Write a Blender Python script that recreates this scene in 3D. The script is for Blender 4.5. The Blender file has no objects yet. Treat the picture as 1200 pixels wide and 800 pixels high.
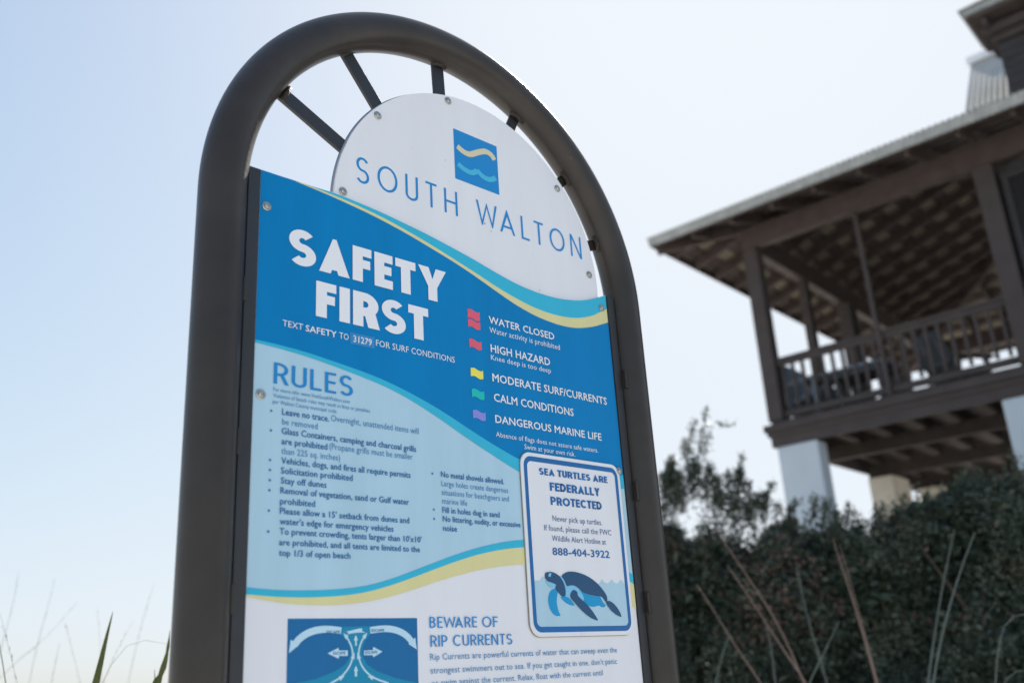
import bpy, bmesh, math, random
from mathutils import Vector, Matrix
import numpy as np
random.seed(7); rng = np.random.default_rng(7)
R = math.radians
scn = bpy.context.scene
COL = scn.collection
Z0 = 2.45          # height of the top edge of the rules panel above the sand

# ---------------------------------------------------------------- camera, sky, sun, exposure
cd = bpy.data.cameras.new('camera'); cam = bpy.data.objects.new('camera', cd); COL.objects.link(cam)
CX, CY, CZ, CF, YAW, PIT, ROL = [-1.151774, -1.369418, -0.875439, 1111.236161, 0.754879, 0.34012, -0.061078]
fw = Vector((math.sin(YAW)*math.cos(PIT), math.cos(YAW)*math.cos(PIT), math.sin(PIT)))
rt = Vector((math.cos(YAW), -math.sin(YAW), 0)); up = rt.cross(fw)
r2 = math.cos(ROL)*rt + math.sin(ROL)*up; u2 = -math.sin(ROL)*rt + math.cos(ROL)*up
m = Matrix((r2, u2, -fw)).transposed().to_4x4(); m.translation = Vector((CX, CY, CZ+Z0)); cam.matrix_world = m
cd.sensor_width = 36; cd.lens = CF/1200*36; cd.clip_start = .05; cd.clip_end = 3000
cd.dof.use_dof = True; cd.dof.focus_distance = 1.93; cd.dof.aperture_fstop = 2.5
scn.camera = cam

SUN_DIR = Vector((.727, .403, .761)).normalized()
w = bpy.data.worlds.new('World'); scn.world = w; w.use_nodes = True
nt = w.node_tree; bg = nt.nodes['Background']
sky = nt.nodes.new('ShaderNodeTexSky'); sky.sky_type = 'NISHITA'; sky.sun_disc = False
sky.sun_elevation = math.asin(SUN_DIR.z); sky.sun_rotation = math.atan2(SUN_DIR.x, SUN_DIR.y)
sky.air_density = 1.0; sky.dust_density = 1.2; sky.ozone_density = 1.6; sky.altitude = 0
# tone curve put into the sky colour: the glare round the sun levels off to a pale even veil instead of growing without end
CAPS = (3.72, 3.97, 4.23); KS = (.388, .3875, .407)
sp_ = nt.nodes.new('ShaderNodeSeparateColor'); cb_ = nt.nodes.new('ShaderNodeCombineColor'); nt.links.new(sky.outputs[0], sp_.inputs[0])
for i, cap_ in enumerate(CAPS):
    a_ = nt.nodes.new('ShaderNodeMath'); a_.operation = 'MULTIPLY'; a_.inputs[1].default_value = -KS[i]
    e_ = nt.nodes.new('ShaderNodeMath'); e_.operation = 'EXPONENT'
    o_ = nt.nodes.new('ShaderNodeMath'); o_.operation = 'MULTIPLY_ADD'; o_.inputs[1].default_value = -cap_; o_.inputs[2].default_value = cap_
    nt.links.new(sp_.outputs[i], a_.inputs[0]); nt.links.new(a_.outputs[0], e_.inputs[0]); nt.links.new(e_.outputs[0], o_.inputs[0]); nt.links.new(o_.outputs[0], cb_.inputs[i])
nt.links.new(cb_.outputs[0], bg.inputs[0]); bg.inputs[1].default_value = .13
sl = bpy.data.lights.new('sun', 'SUN'); so = bpy.data.objects.new('sun', sl); COL.objects.link(so)
so.rotation_euler = SUN_DIR.to_track_quat('Z', 'Y').to_euler(); so.location = SUN_DIR*60
sl.energy = 4.2; sl.angle = R(.5); sl.color = (1, .94, .86)
scn.view_settings.view_transform = 'Standard'; scn.view_settings.look = 'None'
scn.view_settings.exposure = .85; scn.view_settings.gamma = 1

# ---------------------------------------------------------------- helpers
def tag(o, label=None, cat=None, group=None, kind=None):
    if label: o['label'] = label
    if cat: o['category'] = cat
    if group: o['group'] = group
    if kind: o['kind'] = kind
    return o
def thing(name, label, cat, loc=(0, 0, 0), rotz=0, group=None):
    o = bpy.data.objects.new(name, None); COL.objects.link(o)
    o.location = loc; o.rotation_euler = (0, 0, rotz); o.empty_display_size = .2
    return tag(o, label, cat, group)
def link(name, me, parent=None, mat=None, smooth=False):
    if mat is not None and not me.materials: me.materials.append(mat)
    if smooth:
        for f in me.polygons: f.use_smooth = True
    o = bpy.data.objects.new(name, me); COL.objects.link(o)
    if parent: o.parent = parent
    return o
def mesh(name, verts, faces):
    me = bpy.data.meshes.new(name); me.from_pydata([tuple(v) for v in verts], [], faces); me.update(); return me
class MB:
    def __init__(s): s.v = []; s.f = []
    def add(s, V, F):
        n = len(s.v); s.v += [tuple(v) for v in V]; s.f += [tuple(i+n for i in f) for f in F]; return s
    def box(s, a, b):
        (x0, y0, z0), (x1, y1, z1) = a, b
        return s.add([(x0,y0,z0),(x1,y0,z0),(x1,y1,z0),(x0,y1,z0),(x0,y0,z1),(x1,y0,z1),(x1,y1,z1),(x0,y1,z1)],
                     [(3,2,1,0),(4,5,6,7),(0,1,5,4),(1,2,6,5),(2,3,7,6),(3,0,4,7)])
    def beam(s, A, B, w, h, upv=(0, 0, 1)):
        A = Vector(A); B = Vector(B); d = (B-A).normalized(); sd = d.cross(Vector(upv)).normalized(); u = sd.cross(d)
        V = [P+sd*i*w/2+u*j*h/2 for P in (A, B) for i, j in ((-1,-1),(1,-1),(1,1),(-1,1))]
        return s.add(V, [(3,2,1,0),(4,5,6,7),(0,1,5,4),(1,2,6,5),(2,3,7,6),(3,0,4,7)])
    def tube(s, P, rad, n=12, cap=True):
        P = [Vector(p) for p in P]; rad = rad if hasattr(rad, '__len__') else [rad]*len(P)
        T = [(P[min(i+1, len(P)-1)]-P[max(i-1, 0)]).normalized() for i in range(len(P))]
        a = Vector((0, 1, 0)) if abs(T[0].y) < .9 else Vector((1, 0, 0)); nrm = (a-T[0]*a.dot(T[0])).normalized()
        V = []
        for p, t, r in zip(P, T, rad):
            nrm = (nrm-t*nrm.dot(t)).normalized(); b = t.cross(nrm)
            V += [p+(nrm*math.cos(k*2*math.pi/n)+b*math.sin(k*2*math.pi/n))*r for k in range(n)]
        F = [(i*n+k, i*n+(k+1) % n, (i+1)*n+(k+1) % n, (i+1)*n+k) for i in range(len(P)-1) for k in range(n)]
        if cap: F += [tuple(range(n-1, -1, -1)), tuple((len(P)-1)*n+k for k in range(n))]
        return s.add(V, F)
    def lathe(s, c, prof, n=14):       # axis towards -Y; prof = [(radius, y)]
        V = [(c[0]+r*math.cos(k*2*math.pi/n), c[1]+y, c[2]+r*math.sin(k*2*math.pi/n)) for r, y in prof for k in range(n)]
        F = [(i*n+k, i*n+(k+1) % n, (i+1)*n+(k+1) % n, (i+1)*n+k) for i in range(len(prof)-1) for k in range(n)]
        F += [tuple(range(n))[::-1], tuple((len(prof)-1)*n+k for k in range(n))]
        return s.add(V, F)
    def prism(s, poly, y0, y1):        # poly of (x,z); solid between y0 and y1
        n = len(poly); V = [(x, y0, z) for x, z in poly]+[(x, y1, z) for x, z in poly]
        F = [tuple(range(n)), tuple(range(2*n-1, n-1, -1))]+[(i, i+n, (i+1) % n+n, (i+1) % n) for i in range(n)]
        return s.add(V, F)
    def build(s, name, mat, parent=None, smooth=False, bevel=0):
        me = mesh(name, s.v, s.f)
        bm = bmesh.new(); bm.from_mesh(me); bmesh.ops.recalc_face_normals(bm, faces=bm.faces); bm.to_mesh(me); bm.free()
        o = link(name, me, parent, mat, smooth)
        if bevel:
            b = o.modifiers.new('bevel', 'BEVEL'); b.width = bevel; b.segments = 2; b.limit_method = 'ANGLE'
        return o

# ---------------------------------------------------------------- materials
def mat(name, col, rough=.6, spec=.5, metal=0, var=0, scale=8, bump=0, bscale=60, col2=None, stretch=None, trans=0, coat=0, spots=None):
    m = bpy.data.materials.new(name); m.use_nodes = True; n = m.node_tree.nodes; l = m.node_tree.links; b = n['Principled BSDF']
    b.inputs['Base Color'].default_value = (*col, 1); b.inputs['Roughness'].default_value = rough
    b.inputs['Metallic'].default_value = metal; b.inputs['Specular IOR Level'].default_value = spec
    if coat: b.inputs['Coat Weight'].default_value = coat; b.inputs['Coat Roughness'].default_value = .12
    if var or bump or spots:
        tc = n.new('ShaderNodeTexCoord'); mp = n.new('ShaderNodeMapping'); l.new(tc.outputs['Object'], mp.inputs[0])
        if stretch: mp.inputs['Scale'].default_value = stretch
    if var:
        t = n.new('ShaderNodeTexNoise'); t.inputs['Scale'].default_value = scale; t.inputs['Detail'].default_value = 6; t.inputs['Roughness'].default_value = .6
        l.new(mp.outputs[0], t.inputs[0])
        r = n.new('ShaderNodeMapRange'); r.inputs['From Min'].default_value = .3; r.inputs['From Max'].default_value = .7
        l.new(t.outputs['Fac'], r.inputs['Value'])
        mx = n.new('ShaderNodeMix'); mx.data_type = 'RGBA'; l.new(r.outputs[0], mx.inputs['Factor'])
        c2 = col2 or tuple(c*(1-var) for c in col)
        mx.inputs['A'].default_value = (*col, 1); mx.inputs['B'].default_value = (*c2, 1)
        l.new(mx.outputs['Result'], b.inputs['Base Color'])
        rr = n.new('ShaderNodeMapRange'); rr.inputs['To Min'].default_value = max(.02, rough-.07); rr.inputs['To Max'].default_value = min(1, rough+.1)
        l.new(t.outputs['Fac'], rr.inputs['Value']); l.new(rr.outputs[0], b.inputs['Roughness'])
    if spots:        # flecks of salt, dust or chipped print: (colour, threshold, scale, strength)
        sc, th, ss_, am = spots
        t3 = n.new('ShaderNodeTexNoise'); t3.inputs['Scale'].default_value = ss_; t3.inputs['Detail'].default_value = 8; t3.inputs['Roughness'].default_value = .7
        tc3 = n.new('ShaderNodeTexCoord'); l.new(tc3.outputs['Object'], t3.inputs[0])
        r3 = n.new('ShaderNodeMapRange'); r3.inputs['From Min'].default_value = th; r3.inputs['From Max'].default_value = th+.08; r3.inputs['To Max'].default_value = am
        l.new(t3.outputs['Fac'], r3.inputs['Value']); m3 = n.new('ShaderNodeMix'); m3.data_type = 'RGBA'; l.new(r3.outputs[0], m3.inputs['Factor'])
        src = b.inputs['Base Color'].links[0].from_socket if b.inputs['Base Color'].links else None
        if src: l.new(src, m3.inputs['A'])
        else: m3.inputs['A'].default_value = (*col, 1)
        m3.inputs['B'].default_value = (*sc, 1); l.new(m3.outputs['Result'], b.inputs['Base Color'])
    if bump:
        t2 = n.new('ShaderNodeTexNoise'); t2.inputs['Scale'].default_value = bscale; t2.inputs['Detail'].default_value = 5
        l.new(mp.outputs[0], t2.inputs[0]); bp = n.new('ShaderNodeBump'); bp.inputs['Strength'].default_value = bump; bp.inputs['Distance'].default_value = .01
        l.new(t2.outputs['Fac'], bp.inputs['Height']); l.new(bp.outputs[0], b.inputs['Normal'])
    if trans:
        tr = n.new('ShaderNodeBsdfTranslucent'); tr.inputs[0].default_value = (*[min(1, c*1.6) for c in col], 1)
        ms = n.new('ShaderNodeMixShader'); ms.inputs[0].default_value = trans
        l.new(b.outputs[0], ms.inputs[1]); l.new(tr.outputs[0], ms.inputs[2]); l.new(ms.outputs[0], n['Material Output'].inputs[0])
    return m
VS = (1, 1, .12)
def print_mat(name, col, var=.1, rough=.32): return mat(name, col, rough, .3, var=var, scale=14, stretch=VS, bump=.03, bscale=25, spots=((.30, .29, .27), .665, 38, .35) if var else None)
M = dict(
 tube=mat('bronze_powder_coat', (.042, .034, .028), .33, .38, var=.4, scale=7, bump=.05, bscale=120, spots=((.16, .15, .14), .66, 26, .45)),
 bar=mat('dark_angle_metal', (.026, .027, .031), .42, .5, var=.3, scale=9, bump=.05, bscale=150),
 weld=mat('weld_bead', (.035, .028, .023), .6, .4, bump=.5, bscale=300),
 screw=mat('stainless_screw', (.55, .54, .5), .35, .5, 1, var=.3, scale=90),
 rim=mat('aluminium_edge', (.42, .43, .44), .4, .5, .8),
 white=print_mat('panel_white', (.80, .80, .82), .055),
 disc=print_mat('disc_white', (.80, .80, .815), .05, .38),
 blue=mat('print_blue', (.002, .225, .53), .34, .12, var=.16, scale=9, stretch=VS, spots=((.10, .25, .42), .655, 38, .4)),
 light=print_mat('print_light_blue', (.45, .655, .765), .10, .36),
 cyan=print_mat('print_cyan', (.035, .47, .66), .07),
 yellow=print_mat('print_sand_yellow', (.74, .68, .33), .08),
 ink=print_mat('ink_blue', (.028, .16, .37), 0), fade=print_mat('ink_thin_blue', (.06, .24, .46), 0),
 lblue=print_mat('ink_logo_blue', (.012, .24, .57), 0),
 tblue=print_mat('ink_turtle_blue', (.012, .135, .37), 0), tink=print_mat('ink_slate', (.045, .12, .27), 0),
 navy=print_mat('ink_navy', (.018, .082, .18), .05), bright=print_mat('ink_bright_blue', (.004, .31, .60), .05),
 pale=print_mat('ink_pale_blue', (.22, .55, .78), .05), lwhite=print_mat('letter_white', (.82, .82, .83), 0),
 deep=print_mat('print_deep_blue', (.003, .14, .35), .05), channel=print_mat('print_channel_teal', (.004, .25, .42), .05),
 arrow=print_mat('print_arrow_blue', (.50, .72, .84), 0), patch=print_mat('print_patch_blue', (.04, .24, .52), 0),
 red=print_mat('flag_red', (.74, .11, .17), 0), fyellow=print_mat('flag_yellow', (.86, .76, .10), 0),
 green=print_mat('flag_green', (.01, .50, .44), 0), violet=print_mat('flag_violet', (.25, .26, .66), 0),
 logoy=print_mat('ink_logo_cream', (.70, .62, .40), 0), logoc=print_mat('ink_logo_cyan', (.07, .47, .68), 0),
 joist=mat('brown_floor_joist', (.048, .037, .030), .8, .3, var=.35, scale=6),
 grime_outline=mat('grime_and_outline', (.28, .25, .2), .8),
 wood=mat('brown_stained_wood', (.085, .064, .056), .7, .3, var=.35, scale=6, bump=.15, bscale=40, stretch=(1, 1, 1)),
 wood2=mat('brown_painted_trim', (.068, .056, .053), .7, .3, var=.25, scale=4, bump=.1, bscale=30),
 raft=mat('dark_rafter_wood', (.080, .060, .053), .8, .3, var=.4, scale=6),
 decking=mat('aged_roof_decking', (.26, .225, .17), .8, .2, var=.35, scale=3),
 metal=mat('galvanised_roof_metal', (.36, .35, .32), .95, .03, .0, var=.25, scale=3),
 fascia=mat('weathered_eave_metal', (.38, .385, .365), .5, .5, .2, var=.3, scale=9),
 upper=mat('pale_upper_roof_metal', (.56, .53, .47), .95, .02, var=.15, scale=4),
 ridge=mat('white_ridge_cap', (.8, .8, .8), .4),
 stucco=mat('white_stucco', (.53, .59, .635), .85, .3, var=.1, scale=2, bump=.3, bscale=120),
 stucco_lit=mat('warm_lit_stucco', (.58, .53, .44), .85, .3, var=.12, scale=3, bump=.3, bscale=120),  # the white columns' stucco again, with warm light put into its colour
 siding=mat('dark_wall_siding', (.050, .048, .050), .75, .25, var=.25, scale=5),
 shutter=mat('slate_shutter_paint', (.050, .048, .050), .9, .1, var=.2, scale=6),
 chair=mat('faded_blue_chair_paint', (.095, .10, .11), .6, .4, var=.2, scale=6),
 chairw=mat('pale_blue_canvas', (.34, .41, .50), .8, .2, var=.15, scale=10),
 sand=mat('white_beach_sand', (.70, .67, .62), .95, .2, var=.2, scale=1.5, bump=.6, bscale=9),
 bark=mat('grey_brown_bark', (.10, .075, .055), .9, .2, var=.4, scale=20, bump=.5),
 stem_tan=mat('dry_tan_stem', (.27, .185, .15), .8, .2, var=.3, scale=12),
 stem_grey=mat('grey_green_stem', (.17, .195, .17), .8, .2, var=.3, scale=12),
 stem_pale=mat('pale_straw_stem', (.30, .30, .26), .8, .2, var=.3, scale=12, trans=.3),
 blade=mat('yellow_green_blade', (.13, .15, .045), .55, .4, var=.35, scale=30, trans=.35),
)
def leaf_mat(name, cols, trans):
    m = bpy.data.materials.new(name); m.use_nodes = True; n = m.node_tree.nodes; l = m.node_tree.links; b = n['Principled BSDF']
    a = n.new('ShaderNodeAttribute'); a.attribute_name = 'tint'
    r = n.new('ShaderNodeValToRGB'); e = r.color_ramp.elements
    for i, (p, c) in enumerate(cols):
        el = e[i] if i < 2 else e.new(p)
        el.position = p; el.color = (*c, 1)
    l.new(a.outputs['Fac'], r.inputs[0]); l.new(r.outputs[0], b.inputs['Base Color']); b.inputs['Roughness'].default_value = .5
    tr = n.new('ShaderNodeBsdfTranslucent'); ms = n.new('ShaderNodeMixShader'); ms.inputs[0].default_value = trans
    l.new(r.outputs[0], tr.inputs[0]); l.new(b.outputs[0], ms.inputs[1]); l.new(tr.outputs[0], ms.inputs[2]); l.new(ms.outputs[0], n['Material Output'].inputs[0])
    return m
M['leaf'] = leaf_mat('hedge_leaf', [(0, (.026, .040, .026)), (.5, (.060, .082, .052)), (.85, (.115, .135, .090)), (1, (.165, .105, .080))], .12)

# ---------------------------------------------------------------- ground
gm = MB(); G = 120; ext = 1500.0
xs = np.concatenate([[-ext, -300, -90], np.linspace(-30, 40, 71), [90, 300, ext]]); N = len(xs)
def ground_z(x, y):
    d = max(0, 1-math.hypot(x-4, y)/34)
    return (.10*math.sin(x*.7+1)*math.cos(y*.6)+.05*math.sin(x*1.9+y*1.3))*d - .02
V = [(x, y, ground_z(x, y)) for y in xs for x in xs]
F = [(j*N+i, j*N+i+1, (j+1)*N+i+1, (j+1)*N+i) for j in range(N-1) for i in range(N-1)]
gm.add(V, F); g = gm.build('ground', M['sand'], smooth=True); tag(g, 'pale beach sand ground under the sign and the house', kind='structure')

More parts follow.
